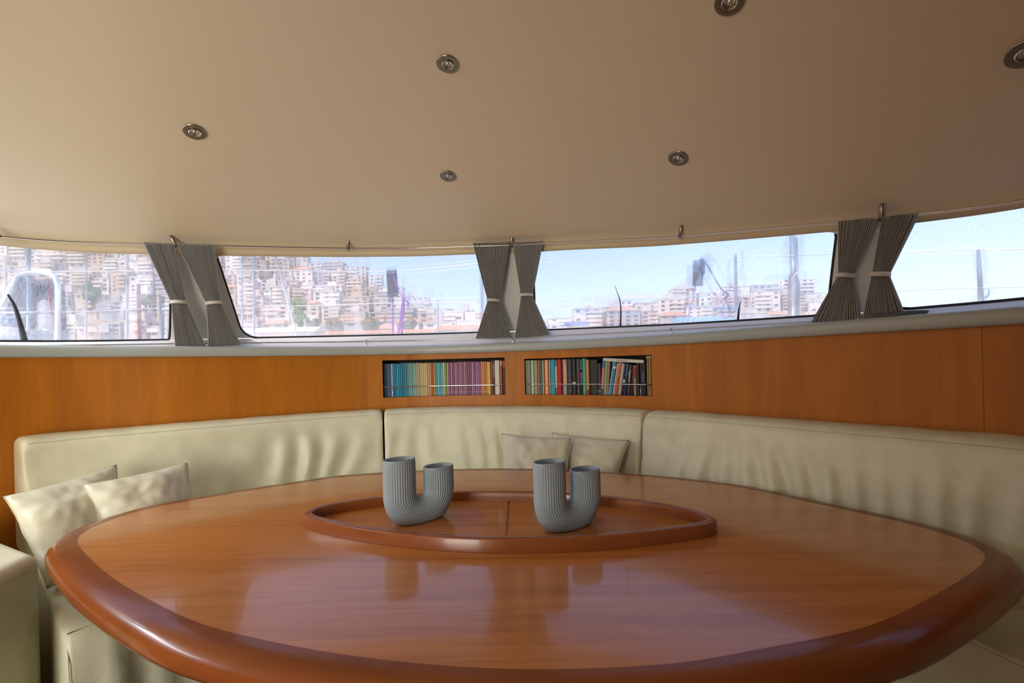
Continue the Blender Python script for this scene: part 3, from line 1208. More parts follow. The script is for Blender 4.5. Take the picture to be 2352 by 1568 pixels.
for (tL, tR, wL, wR, bL, bR, npl, lab, skew) in CURT:
    def P3(px, d):
        s, z = hit(*px, d)
        return np.array([s, z])
    top = (P3(tL, DR), P3(tR, DR))
    dm = lambda s: .5 * (DR(s) + DRAIL) + .015
    wst = (P3(wL, dm), P3(wR, dm))
    bot = (P3(bL, DRAIL), P3(bR, DRAIL))
    cs = .5 * (top[0][0] + bot[1][0])
    cur = empty('curtain', K(cs, DRAIL, bot[0][1]), None, lab, 'curtain', 'pleated curtains between the windows')
    rows = 30
    zw = (wst[0][1] + wst[1][1]) / 2
    zt_ = (top[0][1] + top[1][1]) / 2
    rw = int(round(rows * (zt_ - zw) / (zt_ - (bot[0][1] + bot[1][1]) / 2)))
    V = []
    npl = int(npl * 1.3)
    nc = npl * 3 + 1
    rnd = [random.uniform(-.18, .18) for _ in range(nc)]
    dph = [random.uniform(.75, 1.15) for _ in range(nc)]
    def rowpt(r, c):
        if r <= rw:
            q = r / rw
            A_, B_ = top, wst
            cinch = q ** 3
            q2 = q + .06 * math.sin(PI * q)
        else:
            q = (r - rw) / (rows - rw)
            A_, B_ = wst, bot
            cinch = (1 - q) ** 3
            q2 = q - .06 * math.sin(PI * q)
        l = A_[0] + (B_[0] - A_[0]) * q2
        rr = A_[1] + (B_[1] - A_[1]) * q2
        ph = c % 3      # valley, crest, crest
        t = (c // 3 + (0, .22, .80)[ph] + (rnd[c // 3] * .5 if 0 < c < nc - 1 else 0)) / npl
        # pleats gather more tightly in the middle, looser at the outer end
        t2 = t + .09 * math.sin(2 * PI * t) * (1 - cinch)
        p = l + (rr - l) * t2
        s = p[0]
        v = (p[1] - zb(s)) / (zt(s) - zb(s))
        dmid = DR(s) * max(0, min(1.2, (p[1] - bot[0][1]) / (zt_ - bot[0][1]))) + DRAIL * (1 - max(0, min(1.2, (p[1] - bot[0][1]) / (zt_ - bot[0][1]))))
        amp = (.0055 + .0035 * (1 - cinch)) * dph[c // 3]
        bulge = .012 * math.sin(PI * t) * cinch
        d = dmid + (-amp if ph else amp) - bulge
        return K(s, d, p[1])
    V = [rowpt(r, c) for c in range(nc) for r in range(rows + 1)]
    fs = [(c * (rows + 1) + r, (c + 1) * (rows + 1) + r, (c + 1) * (rows + 1) + r + 1, c * (rows + 1) + r + 1) for c in range(nc - 1) for r in range(rows)]
    part(mesh_obj('pleated_fabric', V, fs, M_CURTAIN, None, False), cur)
    # tieback band round the waist
    band = []
    s0, s1 = wst[0][0], wst[1][0]
    for k in range(28):
        th = 2 * PI * k / 28
        s = (s0 + s1) / 2 + (s1 - s0) * .55 * math.cos(th)
        z = wst[0][1] + (wst[1][1] - wst[0][1]) * (.5 + .5 * math.cos(th))
        q = max(0, min(1, (z - bot[0][1]) / (zt_ - bot[0][1])))
        d = DR(s) * q + DRAIL * (1 - q) - .006 + .040 * math.sin(th)
        band.append(K(s, d, z + (.006 if math.sin(th) > 0 else 0)))
    Vb, Fb = [], []
    for k, p in enumerate(band):
        c = sum(band, Vector()) / len(band)
        o_ = (p - c)
        o_.z = 0
        o_.normalize()
        Vb += [p + Vector((0, 0, .008)), p + o_ * .003 + Vector((0, 0, .008)), p + o_ * .003 - Vector((0, 0, .008)), p - Vector((0, 0, .008))]
    nb = len(band)
    for k in range(nb):
        k2 = (k + 1) % nb
        for q in range(4):
            Fb.append((k * 4 + q, k2 * 4 + q, k2 * 4 + (q + 1) % 4, k * 4 + (q + 1) % 4))
    part(mesh_obj('tieback', Vb, Fb, M_TIE, None, True), cur)

sa, sb_ = S_L - .45, S_R + .5
RS = np.linspace(sa, sb_, 160)
rod = empty('curtain_rod', K(2.9, DR(2.9), zr(2.9)), None, 'thin steel curtain rod running along the ceiling edge above the windows', 'rod')
part(tube('rod', [K(s, DR(s), zr(s)) for s in RS], .0042, M_STEEL, None, 8), rod)
for px, py in ((-4, 537), (403, 560), (800, 567), (1175, 562), (1562, 540), (2024, 499)):
    s, z = hit(px, py, DR)
    p = K(s, DR(s), zr(s) - .004)
    n = Kn(s)
    up = (Vector((0, 0, 1)) + n * .25 - Kt(s) * (.35 if px < 600 else 0)).normalized()
    hitp = CB.ray_cast(p, Vector((0, 0, 1)))
    L = (hitp[0].z - p.z + .01) if hitp[0] else .04
    L = min(max(L, .03), .055)
    br = tube('bracket', [p - up * .006, p + up * .004, p + up * L], [.009, .0095, .0085], M_NICKEL, None, 12)
    part(br, rod)
rail = empty('curtain_rail', K(2.9, DRAIL, zrail(2.9)), None, 'thin steel rail holding the curtain hems along the foot of the windows', 'rail')
part(tube('rod', [K(s, DRAIL, zrail(s)) for s in RS], .0036, M_STEEL, None, 8), rail)
for px, py in ((484, 795), (841, 783), (1177, 776), (1541, 757), (1970, 738)):
    s, z = hit(px, py, DRAIL)
    z = zrail(s)
    zfoot = zled(s) + .049
    part(tube('pin', [K(s, DRAIL, zfoot - .004), K(s, DRAIL, zfoot + .004), K(s, DRAIL, z + .010)], [.0075, .0065, .0065], M_CHROME, None, 10), rail)

# ------------------------------------------------------------------ DOWNLIGHTS
DLM = None
for (px, py, lab) in ((447, 302, 'round nickel ceiling downlight above the town hillside window, nearest the sofa arm side'),
                      (1028, 146, 'round nickel ceiling downlight standing higher in the middle pair, almost over the table'),
                      (1029, 404, 'round nickel ceiling downlight lower in the middle pair, near the curtain rod'),
                      (1558, 363, 'round nickel ceiling downlight above the window with the hanging blue rope loop'),
                      (1676, 4, 'round nickel ceiling downlight half cut off by the upper picture edge'),
                      (2357, 122, 'round chrome ceiling downlight cut off by the side picture edge, reflecting blue')):
    r = Vector(ray(px, py)).normalized()
    o = Vector((0, 0, EYE))
    h, n, _, dist = CB.ray_cast(o, r)
    if n.dot(r) > 0:
        n = -n
    rot = (-n).to_track_quat('Z', 'Y').to_matrix().to_4x4()
    dl = empty('downlight', h, rot, lab, 'ceiling light', 'recessed ceiling downlights')
    if DLM is None:
        DLM = [lathe('trim_ring', [(.0375, .002), (.0375, -.0025), (.036, -.0042), (.030, -.0048), (.0215, -.0040), (.0208, .002)], M_NICKEL, dl, 40),
               lathe('inner_ring', [(.0200, .004), (.0200, -.0060), (.0185, -.0072), (.0165, -.0060), (.0150, .003)], M_STEEL, dl, 32),
               lathe('lamp', [(.0150, .003), (.0148, -.0015), (.011, -.001), (.0075, .001), (.005, -.0045), (.002, -.0060)], M_STEEL, dl, 24)]
    else:
        for q in DLM:
            c = q.copy()
            C.objects.link(c)
            c.parent = dl

# ------------------------------------------------------------------ BOOKS
def bookframe(s, d, z, tilt=0.0):
    t, n = Kt(s), Kn(s)
    m = Matrix(((t.x, n.x, 0), (t.y, n.y, 0), (0, 0, 1))).to_4x4()
    return Matrix.Translation(K(s, d, z)) @ m @ Matrix.Rotation(tilt, 4, 'Y')


PAGES = plain('paper_pages', (.62, .57, .45), .9)


def cover_mesh(w, h, dp):
    t = min(.0018, w * .2)
    V, F = [], []
    # cover outline in plan: rounded spine in front (y=0), boards at the sides
    out = [(-w / 2, dp), (-w / 2, .003), (-w / 2 + min(.0025, w * .3), 0), (w / 2 - min(.0025, w * .3), 0), (w / 2, .003), (w / 2, dp)]
    inn = [(-w / 2 + t, dp), (-w / 2 + t, .004), (-w / 2 + t * 1.2, .003), (w / 2 - t * 1.2, .003), (w / 2 - t, .004), (w / 2 - t, dp)]
    n = len(out)
    for z in (0, h):
        V += [(x, y, z) for x, y in out] + [(x, y, z) for x, y in inn]
    for i in range(n - 1):
        F.append((i, i + 1, 2 * n + i + 1, 2 * n + i))
        F.append((n + i + 1, n + i, 3 * n + i, 3 * n + i + 1))
        F.append((2 * n + i, 2 * n + i + 1, 3 * n + i + 1, 3 * n + i))
        F.append((i + 1, i, n + i, n + i + 1))
    F.append((0, n, 3 * n, 2 * n)[::-1])
    F.append((n - 1, 2 * n - 1, 4 * n - 1, 3 * n - 1))
    return V, F


def spine_text(root, txt, w, z, size, col):
    cu = bpy.data.curves.new('title', 'FONT')
    cu.body = txt
    cu.size = size
    cu.align_x = 'CENTER'
    cu.align_y = 'CENTER'
    cu.extrude = .0001
    cu.resolution_u = 2
    cu.materials.append(plain('title_ink', col, .6))
    tmp = bpy.data.objects.new('title', cu)
    me = bpy.data.meshes.new_from_object(tmp)
    bpy.data.objects.remove(tmp)
    o = bpy.data.objects.new('title', me)
    C.objects.link(o)
    o.parent = root
    o.matrix_local = Matrix.Translation((0, -.0006, z)) @ Matrix(((0, 1, 0, 0), (0, 0, -1, 0), (-1, 0, 0, 0), (0, 0, 0, 1)))
    return o


def book(name, s, d, z, w, h, col, label, group, tilt=0.0, dp=.13, extra=(), cat='book'):
    root = empty(name, (0, 0, 0), None, label, cat, group)
    root.matrix_world = bookframe(s, d, z, tilt)
    V, F = cover_mesh(w, h, dp)
    mesh_obj('cover', V, F, plain('book_cloth', col, .5), root)
    t = min(.0018, w * .2)
    box('pages', (-w / 2 + t, .004, .002), (w / 2 - t, dp - .002, h - .003), PAGES, root)
    for e in extra:
        kind = e[0]
        if kind == 'band':      # (band, z0 frac, z1 frac, colour)
            bw = w * (e[4] if len(e) > 4 else 1.0)
            box('spine_band', (-bw / 2 - .0001, -.0003, h * e[1]), (bw / 2 + .0001, .0004, h * e[2]), plain('spine_print', e[3], .5), root)
        elif kind == 'stripe':  # (stripe, x0, x1, colour) along the spine
            box('spine_stripe', (-w / 2 + w * e[1], -.0003, .001), (-w / 2 + w * e[2], .0004, h - .001), plain('spine_print', e[3], .5), root)
        elif kind == 'dot':     # (dot, z frac, radius, colour)
            bm = bmesh.new()
            bmesh.ops.create_circle(bm, cap_ends=True, segments=14, radius=e[2], matrix=Matrix.Translation((0, -.0005, h * e[1])) @ Matrix.Rotation(PI / 2, 4, 'X'))
            bm_obj('emblem', bm, plain('spine_print', e[3], .5), root)
        elif kind == 'ring':
            pts = [(e[2] * math.cos(a), -.0004, h * e[1] + e[2] * math.sin(a)) for a in np.linspace(0, 2 * PI, 18)[:-1]]
            tube('emblem', pts, e[2] * .16, plain('spine_print', e[3], .5), root, 5, True)
        elif kind == 'text':
            spine_text(root, e[1], w, h * e[2], e[3], e[4])
    return root


ORD = ['first', 'second', 'third', 'fourth', 'fifth', 'sixth', 'seventh', 'eighth', 'ninth', 'tenth', 'eleventh', 'twelfth', 'thirteenth', 'fourteenth', 'fifteenth', 'sixteenth', 'seventeenth', 'eighteenth', 'nineteenth', 'twentieth']
TENS = {2: 'twenty', 3: 'thirty', 4: 'forty', 5: 'fifty'}


def ordinal(n):
    if n <= 20:
        return ORD[n - 1]
    if n % 10 == 0:
        return {30: 'thirtieth', 40: 'fortieth', 50: 'fiftieth', 60: 'sixtieth'}[n]
    return TENS[n // 10] + '-' + ORD[n % 10 - 1]


DBK = .045
X6 = lambda x: 860 + x * 330 / 2352
X7 = lambda x: 1190 + x * 330 / 2352
Y7 = lambda y: 800 + y * 330 / 2352


def sbook(px):
    return hit(px, 868, DBK)[0]


STOPS = [(150, (.012, .05, .11), 'navy'), (205, (.02, .10, .16), 'dark teal'), (245, (.09, .13, .26), 'dusky blue'), (280, (.36, .42, .60), 'pale lilac'), (310, (.012, .27, .46), 'bright blue'), (420, (.02, .30, .46), 'blue'),
         (470, (.025, .27, .34), 'teal'), (535, (.05, .30, .32), 'teal'), (590, (.20, .42, .40), 'sea green'), (660, (.30, .46, .42), 'grey green'), (720, (.42, .46, .34), 'sage'), (760, (.58, .53, .25), 'straw yellow'),
         (825, (.66, .52, .29), 'sand'), (875, (.62, .38, .23), 'peach'), (912, (.66, .30, .20), 'salmon'), (936, (.42, .05, .02), 'brick red'), (968, (.52, .28, .07), 'amber'), (995, (.46, .64, .36), 'light green'),
         (1018, (.06, .35, .29), 'green teal'), (1060, (.12, .38, .56), 'sky blue'), (1115, (.15, .44, .64), 'sky blue'), (1150, (.42, .50, .25), 'olive green'), (1178, (.15, .33, .03), 'leaf green'), (1210, (.42, .29, .33), 'mauve'),
         (1240, (.26, .07, .21), 'plum'), (1755, (.30, .11, .27), 'plum')]
zbl, ztl = ZL[0], ZL[1]
x = 150.0
n = 0
step = 31.3
while x < 1850:
    n += 1
    xc = x + step / 2
    k = min(range(len(STOPS)), key=lambda q: abs(STOPS[q][0] - xc))
    lo = max([q for q in range(len(STOPS)) if STOPS[q][0] <= xc] or [0])
    hi = min(lo + 1, len(STOPS) - 1)
    f = 0 if hi == lo else (xc - STOPS[lo][0]) / (STOPS[hi][0] - STOPS[lo][0])
    col = [STOPS[lo][1][q] + (STOPS[hi][1][q] - STOPS[lo][1][q]) * (f if abs(f - .5) < .5 and STOPS[hi][0] - STOPS[lo][0] > 60 else round(f)) for q in range(3)]
    word = STOPS[k][2]
    if 1240 < xc < 1755:
        pick = random.choice([((.28, .09, .24), 'plum'), ((.38, .18, .29), 'mauve'), ((.30, .10, .20), 'plum'), ((.42, .24, .34), 'mauve'), ((.24, .08, .20), 'plum')])
        col, word = pick
    elif xc >= 1755:
        col, word = [((.66, .38, .18), 'tan'), ((.62, .27, .03), 'orange'), ((.55, .22, .02), 'orange'), ((.55, .30, .22), 'pink tan')][min(3, int((xc - 1755) / step))]
    col = tuple(min(1, c * random.uniform(.9, 1.1)) for c in col)
    s0, s1 = sbook(X6(x)), sbook(X6(x + step))
    ex = []
    if random.random() < .75:
        a = random.uniform(.05, .6)
        ex.append(('stripe', a, a + random.uniform(.15, .35), tuple(min(1, c * random.choice([.6, 1.5, 1.7]) + .02) for c in col)))
    if xc > 920:
        ex.append(('band', .085, .108, (.7, .68, .64), .45))
    h = (ztl - zbl) * random.uniform(.895, .915)
    book('magazine', (s0 + s1) / 2, DBK + random.uniform(0, .003), zbl + .0008, (s1 - s0) * .985, h, col,
         'thin %s magazine spine, %s in its row counting from the navy end' % (word, ordinal(n)), 'row of thin magazines in the niche', 0, .14, ex, 'magazine')
    x += step
LAST6 = [(1862, 1900, (.76, .55, .09), .885, 'slim yellow book with faint print after the row of magazines', [('text', 'BOOKS', .78, .006, (.35, .25, .05))]),
         (1905, 1940, (.35, .04, .04), .92, 'slim dark red book between the yellow one and the grey one', []),
         (1944, 1964, (.10, .11, .10), .92, 'thin dark grey speckled book beside the white one', [('band', .5, .9, (.25, .27, .25))]),
         (1968, 2052, (.66, .67, .66), .925, 'thick white book with small print, widest in the magazine niche', [('text', 'HANDBOOK', .55, .009, (.3, .3, .32))]),
         (2058, 2090, (.60, .13, .02), .92, 'slim orange red book after the thick white one', [('band', .86, .98, (.5, .48, .40))]),
         (2096, 2138, (.03, .015, .015), .93, 'black and dark red book at the end of the magazine niche', [('band', .80, .97, (.30, .01, .02))])]
for (a, b, col, hf, lab, ex) in LAST6:
    ex = [e for e in ex if e[0] != 'text']
    s0, s1 = sbook(X6(a)), sbook(X6(b))
    book('book', (s0 + s1) / 2, DBK, zbl + .0008, (s1 - s0) * .96, (ztl - zbl) * hf, col, lab, 'books after the magazines', 0, .14, ex)

zbr, ztr = ZR[0], ZR[1]
HR = ztr - zbr
R7 = [(122, 204, (.36, .40, .34), .955, 0, 'grey green book at the start of the mixed book niche', [('stripe', .42, .56, (.22, .25, .21))]),
      (209, 258, (.50, .72, .52), .955, 0, 'pale mint green slim book', [('stripe', .35, .5, (.35, .55, .38))]),
      (263, 318, (.55, .38, .22), .95, 0, 'tan slim book with a grey stripe', [('stripe', .3, .75, (.33, .36, .30))]),
      (322, 350, (.55, .10, .02), .95, 0, 'thin rust red book beside a dark teal one', [('stripe', .7, .98, (.6, .45, .35))]),
      (353, 398, (.03, .16, .19), .95, 0, 'dark teal slim book with a tiny pale mark at its foot', [('dot', .06, .0016, (.7, .75, .8))]),
      (401, 432, (.50, .10, .02), .95, 0, 'thin red brown book with a cream edge', [('stripe', .0, .45, (.72, .62, .42))]),
      (434, 502, (.78, .48, .20), .95, 0, 'orange yellow book between red brown ones', [('stripe', .8, 1.0, (.40, .06, .02)), ('stripe', .35, .5, (.8, .6, .35))]),
      (505, 525, (.68, .55, .55), .95, 0, 'very thin pale pink book', []),
      (528, 606, (.02, .36, .50), .955, 0, 'turquoise blue thick book', [('dot', .06, .002, (.3, .6, .7))]),
      (609, 639, (.35, .22, .20), .95, 0, 'thin dusky mauve book with a cream label', [('band', .2, .80, (.65, .58, .45))]),
      (642, 708, (.55, .005, .01), .96, 0, 'bright red thick book with small dark print', [('stripe', .45, .55, (.38, .01, .01))]),
      (711, 732, (.05, .03, .12), .95, 0, 'very thin dark purple book', []),
      (735, 797, (.72, .42, .18), .95, 0, 'tan orange book with a grey scene at its foot', [('band', .0, .28, (.42, .38, .28)), ('band', .85, .97, (.55, .35, .2)), ('stripe', .82, 1.0, (.6, .5, .4))]),
      (801, 885, (.035, .035, .045), .955, 0, 'charcoal book with a green ring on its spine', [('ring', .58, .0038, (.10, .30, .16)), ('dot', .10, .0024, (.6, .6, .65)), ('stripe', .42, .55, (.11, .11, .12))]),
      (888, 946, (.012, .012, .015), .955, 0, 'black book with a small white label low on its spine', [('band', .29, .35, (.7, .7, .68)), ('stripe', .45, .52, (.3, .3, .3))]),
      (950, 1020, (.035, .035, .045), .955, 0, 'charcoal book with a red emblem on its spine', [('dot', .56, .0036, (.45, .02, .02)), ('dot', .10, .0024, (.6, .6, .65)), ('stripe', .42, .55, (.11, .11, .12))]),
      (1023, 1052, (.01, .012, .012), .955, 0, 'thin black book with green and pink bands', [('band', .70, .97, (.03, .25, .08)), ('band', .45, .62, (.5, .05, .25)), ('band', .28, .44, (.02, .18, .25))]),
      (1055, 1108, (.08, .42, .33), .96, 0, 'jade green book beside a tan brown one', [('dot', .06, .0018, (.02, .15, .1))]),
      (1111, 1160, (.52, .32, .12), .93, 0, 'tan brown book with a dark red foot', [('band', 0, .14, (.28, .02, .015))]),
      (1166, 1292, (.022, .022, .025), .92, 0, 'very thick plain black book', [('dot', .08, .0018, (.4, .4, .4))]),
      (1300, 1358, (.05, .03, .04), .82, 0, 'shorter dark plum book beside the thick black one', [('band', .10, .14, (.3, .2, .1))]),
      (1342, 1388, (.66, .27, .27), .875, 43, 'leaning pink book with a navy foot and blue top', [('band', 0, .18, (.01, .07, .20)), ('band', .80, 1.0, (.01, .16, .36))]),
      (1392, 1430, (.36, .50, .24), .87, 43, 'leaning light green slim book', []),
      (1433, 1468, (.40, .33, .26), .88, 44, 'leaning taupe book with faint print', [('stripe', .35, .6, (.28, .22, .17))]),
      (1472, 1530, (.015, .22, .52), .87, 95, 'leaning bright blue book with white edges', [('stripe', 0, .18, (.75, .75, .75)), ('band', .80, .86, (.8, .8, .82))]),
      (1534, 1562, (.66, .60, .46), .83, 93, 'leaning cream slim book', []),
      (1572, 1620, (.52, .08, .02), .86, 84, 'leaning rust red book with an orange top', [('stripe', 0, .15, (.7, .4, .05)), ('band', .55, 1.0, (.58, .17, .04))]),
      (1628, 1676, (.40, .38, .36), .82, 80, 'leaning grey book with a white edge', [('stripe', 0, .3, (.7, .68, .66))]),
      (1692, 1722, (.018, .02, .02), .80, 60, 'leaning thin black book', [('band', .40, .50, (.6, .6, .6))]),
      (1722, 1752, (.012, .10, .24), .80, 62, 'leaning navy blue slim book', [('band', .6, 1.0, (.01, .16, .34))]),
      (1764, 1826, (.07, .012, .018), .78, 52, 'leaning maroon book titled Vegetarian in white', [('text', 'Vegetarian', .62, .0150, (.85, .85, .85)), ('dot', .10, .002, (.5, .1, .2))]),
      (1830, 1870, (.035, .012, .012), .77, 48, 'leaning dark brown book right after the one titled Vegetarian', []),
      (1882, 1928, (.34, .29, .22), .75, 8, 'short grey stone coloured book with a red top', [('band', .58, .93, (.30, .02, .02))]),
      (1936, 1984, (.035, .012, .010), .86, 0, 'dark brown book with small rust coloured print', [('text', 'SAILING', .6, .0065, (.35, .08, .04))]),
      (1992, 2094, (.006, .010, .028), .88, 0, 'navy blue thick book titled NAVIG in pale letters', [('text', 'N A V I G', .52, .0105, (.62, .65, .60))]),
      (2104, 2178, (.42, .26, .06), .97, 0, 'gold brown book with dark print at the end of the mixed niche', [('stripe', .30, .62, (.16, .08, .02)), ('band', .95, 1.0, (.75, .66, .35))])]
for i, (a, b, col, hf, lean, lab, ex) in enumerate(R7):
    ex = [e for e in ex if not (e[0] == 'text' and e[1] == 'SAILING')]
    s0, s1 = sbook(X7(a)), sbook(X7(b))
    w = (s1 - s0) * .96
    h = HR * hf
    tl_ = 0.0
    zz = zbr + .0008
    if lean:
        ds = sbook(X7(a + lean)) - s0
        tl_ = math.asin(min(.6, ds / h))
        w *= math.cos(tl_)
        zz += w / 2 * math.sin(tl_)
        h = h - w * math.sin(tl_)
    book('book', (s0 + s1) / 2, DBK + (.012 if 'thick plain black' in lab else 0), zz, w, h, col, lab, 'books in the mixed book niche', tl_, .14, ex)
# white book lying across the leaning ones
s0, s1 = sbook(X7(1392)), sbook(X7(2068))
z0, z1 = hit(X7(1392), Y7(192), DBK)[1], hit(X7(2068), Y7(228), DBK)[1]
fb = empty('book', (0, 0, 0), None, 'white book lying flat across the tops of the leaning books', 'book', 'books in the mixed book niche')
L_ = math.hypot(s1 - s0, z1 - z0)
fb.matrix_world = bookframe((s0 + s1) / 2, DBK - .004, (z0 + z1) / 2, math.atan2(z0 - z1, s1 - s0)) @ Matrix.Rotation(-PI / 2, 4, 'Y') @ Matrix.Translation((.0042, 0, -L_ / 2))
V, F = cover_mesh(.0175, L_, .14)
mesh_obj('cover', V, F, plain('book_cloth', (.74, .73, .70), .5), fb)
box('pages', (-.007, .004, .003), (.007, .138, L_ - .003), PAGES, fb)
box('spine_print', (-.002, -.0003, L_ * .38), (.002, .0004, L_ * .66), plain('spine_print', (.3, .3, .3), .5), fb)
# retaining bars
for (pa, pb, pp, lab) in (((881, 889), (1158, 883.5), 902, 'thin steel retaining bar across the magazines in the niche'), ((1207, 882), (1496, 883), 1471, 'thin steel retaining bar across the mixed books in the niche')):
    a, b = hit(*pa, .03), hit(*pb, .03)
    rb = empty('retaining_bar', K(a[0], .03, a[1]), None, lab, 'rail')
    part(tube('bar', [K(a[0] + (b[0] - a[0]) * t, .03, a[1] + (b[1] - a[1]) * t) for t in np.linspace(0, 1, 12)], .0034, M_CHROME, None, 8), rb)
    s = hit(pp, 880, .03)[0]
    zz = a[1] + (b[1] - a[1]) * (s - a[0]) / (b[0] - a[0])
    part(tube('post', [K(s, .03, (zbl if pp < 1180 else zbr)), K(s, .03, zz)], .0022, M_CHROME, None, 8), rb)

# dark dish lying on the ledge in front of the curtains
s, z = hit(2045, 733, .03)
zl_ = zled(s) + .049
dish = empty('dish', K(s, .075, zl_ - .012), Matrix.Rotation(math.atan2(Kt(s).y, Kt(s).x), 4, 'Z'), 'flat dark grey round dish lying on the ledge below the curtains', 'dish')
V = lathe('bowl', [(.05, .0), (.085, .004), (.100, .018), (.104, .024), (.101, .026), (.07, .030), (.0, .033)][:-1], plain('dark_grey_plastic', (.10, .11, .12), .35), dish, 40)
dish.scale = (.9, .42, 1.0)

# ------------------------------------------------------------------ OUTSIDE: screens, lifelines, stanchions
LABS = ['window with the steel rail arch', 'window showing the green tree and the town hillside', 'window with the hanging blue rope loop', 'plain sky window with a single slim post']
for w, lab in zip((1, 2, 3, 4), LABS):
    nu, nv = 90, 30
    fold = 1.0 if w in (3,) else .35

    def sp(i, j):
        u, v = i / (nu - 1), j / (nv - 1)
        s = sL(w, v) - .03 + (sR(w, v) - sL(w, v) + .06) * u
        o = .05
        if w == 3:
            for (u0, k, a) in ((.60, .30, .004), (.74, .34, .006), (.45, .2, .003), (.90, .25, .004), (.30, -.10, .004)):
                q = u - (u0 + k * (v - .5))
                o += a * math.exp(-(q / .018) ** 2) * min(1, v * 3 + .2)
        else:
            o += .006 * nz(u * 9, v * 3 + u * 6, w)
        return bandpt(s, v * 1.15 - .02, o)
    sc = grid('window_screen', sp, nu, nv, M_SCREEN)
    uvl = sc.data.uv_layers.new(name='UVMap')
    sol = sc.modifiers.new('thickness', 'SOLIDIFY')
    sol.thickness = .0016
    wid = WIN[w][1][0] - WIN[w][0][0]
    for lp in sc.data.loops:
        i, j = divmod(lp.vertex_index, nv)
        uvl.data[lp.index].uv = (i / (nu - 1) * wid, j / (nv - 1) * .45)
    tag(sc, 'pale woven mesh sun screen over the ' + lab, 'screen', 'mesh sun screens outside the windows')


def wire(name, pts, Y, r, mat, label, cat, group=None):
    """pts: photo directions at (possibly per-point) distance Y"""
    P = [at_y(p[0], p[1], p[2] if len(p) > 2 else Y) for p in pts]
    o = tube(name, spline3(P, 8), r, mat, None, 6)
    return tag(o, label, cat, group)


M_WIRE = plain('lifeline_wire', (.62, .63, .65), .3, .6)
G = 'lifeline wires round the foredeck'
YL = 4.6
wire('lifeline', [(-80, 628, 3.4), (20, 622, 3.7), (140, 624, 4.0), (390, 621, 4.3), (500, 619.5, 4.5), (700, 622, 4.7), (900, 622.5, 4.8), (1000, 615, 4.8), (1105, 604, 4.7)], YL, .0055, M_WIRE, 'upper lifeline wire crossing the window with the green tree', 'wire', G)
wire('lifeline', [(133, 717, 3.9), (260, 713, 4.1), (390, 707, 4.3), (540, 706, 4.5), (700, 702, 4.7), (900, 696, 4.8), (1105, 694, 4.7)], YL, .0055, M_WIRE, 'lower lifeline wire crossing the window with the green tree', 'wire', G)
wire('lifeline', [(1105, 604, 4.7), (1240, 603, 4.6), (1420, 601, 4.5), (1595, 599, 4.3), (1689, 590, 4.2), (1820, 587, 4.0), (1930, 583, 3.9), (2080, 579, 3.6), (2246, 574, 3.3), (2420, 570, 3.0)], YL, .0048, M_WIRE, 'upper lifeline wire crossing the window with the rope loop', 'wire', G)
wire('lifeline', [(1105, 694, 4.7), (1240, 692, 4.6), (1420, 686, 4.5), (1600, 680, 4.3), (1689, 678, 4.2), (1820, 675, 4.0), (1930, 671, 3.9), (2060, 667, 3.6), (2250, 661, 3.3), (2420, 655, 3.0)], YL, .0048, M_WIRE, 'lower lifeline wire crossing the window with the rope loop', 'wire', G)
M_TUBE = plain('steel_tube', (.16, .175, .20), .35, .2)


def postp(name, top, bot, Y, r0, r1, label, cat, group=None, mat=None):
    a, b = at_y(*top, Y), at_y(*bot, Y)
    o = empty(name, b, None, label, cat, group)
    part(tube('tube', [b, b.lerp(a, .5), a], [r1, (r0 + r1) / 2, r0], mat or M_TUBE, None, 12), o)
    return o


GS = 'steel stanchions along the foredeck rail'
o = postp('stanchion', (1107, 606), (1108, 800), 4.7, .012, .014, 'steel stanchion half hidden behind the middle curtain', 'post', GS)
o = postp('stanchion', (1689, 589), (1693, 790), 4.2, .013, .022, 'tapered steel stanchion beside the blue rope loop', 'post', GS)
part(tube('cap', [at_y(1689, 589, 4.2), at_y(1689, 585, 4.2)], .013, M_TUBE, None, 10), o)
o = postp('stanchion', (2247, 573), (2256, 740), 3.3, .011, .020, 'slim steel stanchion alone in the plain sky window', 'post', GS)
part(tube('cleat', spline3([at_y(2262, 661, 3.3), at_y(2270, 661, 3.28), at_y(2271, 676, 3.28), at_y(2263, 684, 3.3)], 6), .006, plain('teal_plastic', (.12, .32, .38), .4), None, 6), o)
o = postp('post_tube', (1819, 520), (1822, 632), 4.0, .022, .022, 'thick steel mast-like post with a stepped top and a white tie', 'post')
part(tube('sleeve', [at_y(1823, 790, 4.0), at_y(1823, 650, 4.0), at_y(1823, 636, 4.0), at_y(1822, 628, 4.0)], [.046, .046, .040, .024], M_TUBE, None, 16), o)
part(tube('side_tube', [at_y(1829, 545, 3.97), at_y(1832, 640, 3.97)], .010, M_TUBE, None, 8), o)
part(tube('collar', [at_y(1820, 589.5, 4.0), at_y(1820, 587, 4.0)], .028, M_STEEL, None, 12), o)
part(tube('tie', spline3([at_y(1822, 634, 3.93), at_y(1832, 626, 3.93), at_y(1836, 640, 3.93), at_y(1842, 660, 3.93), at_y(1838, 655, 3.93)], 6), .005, M_TIE, None, 6), o)

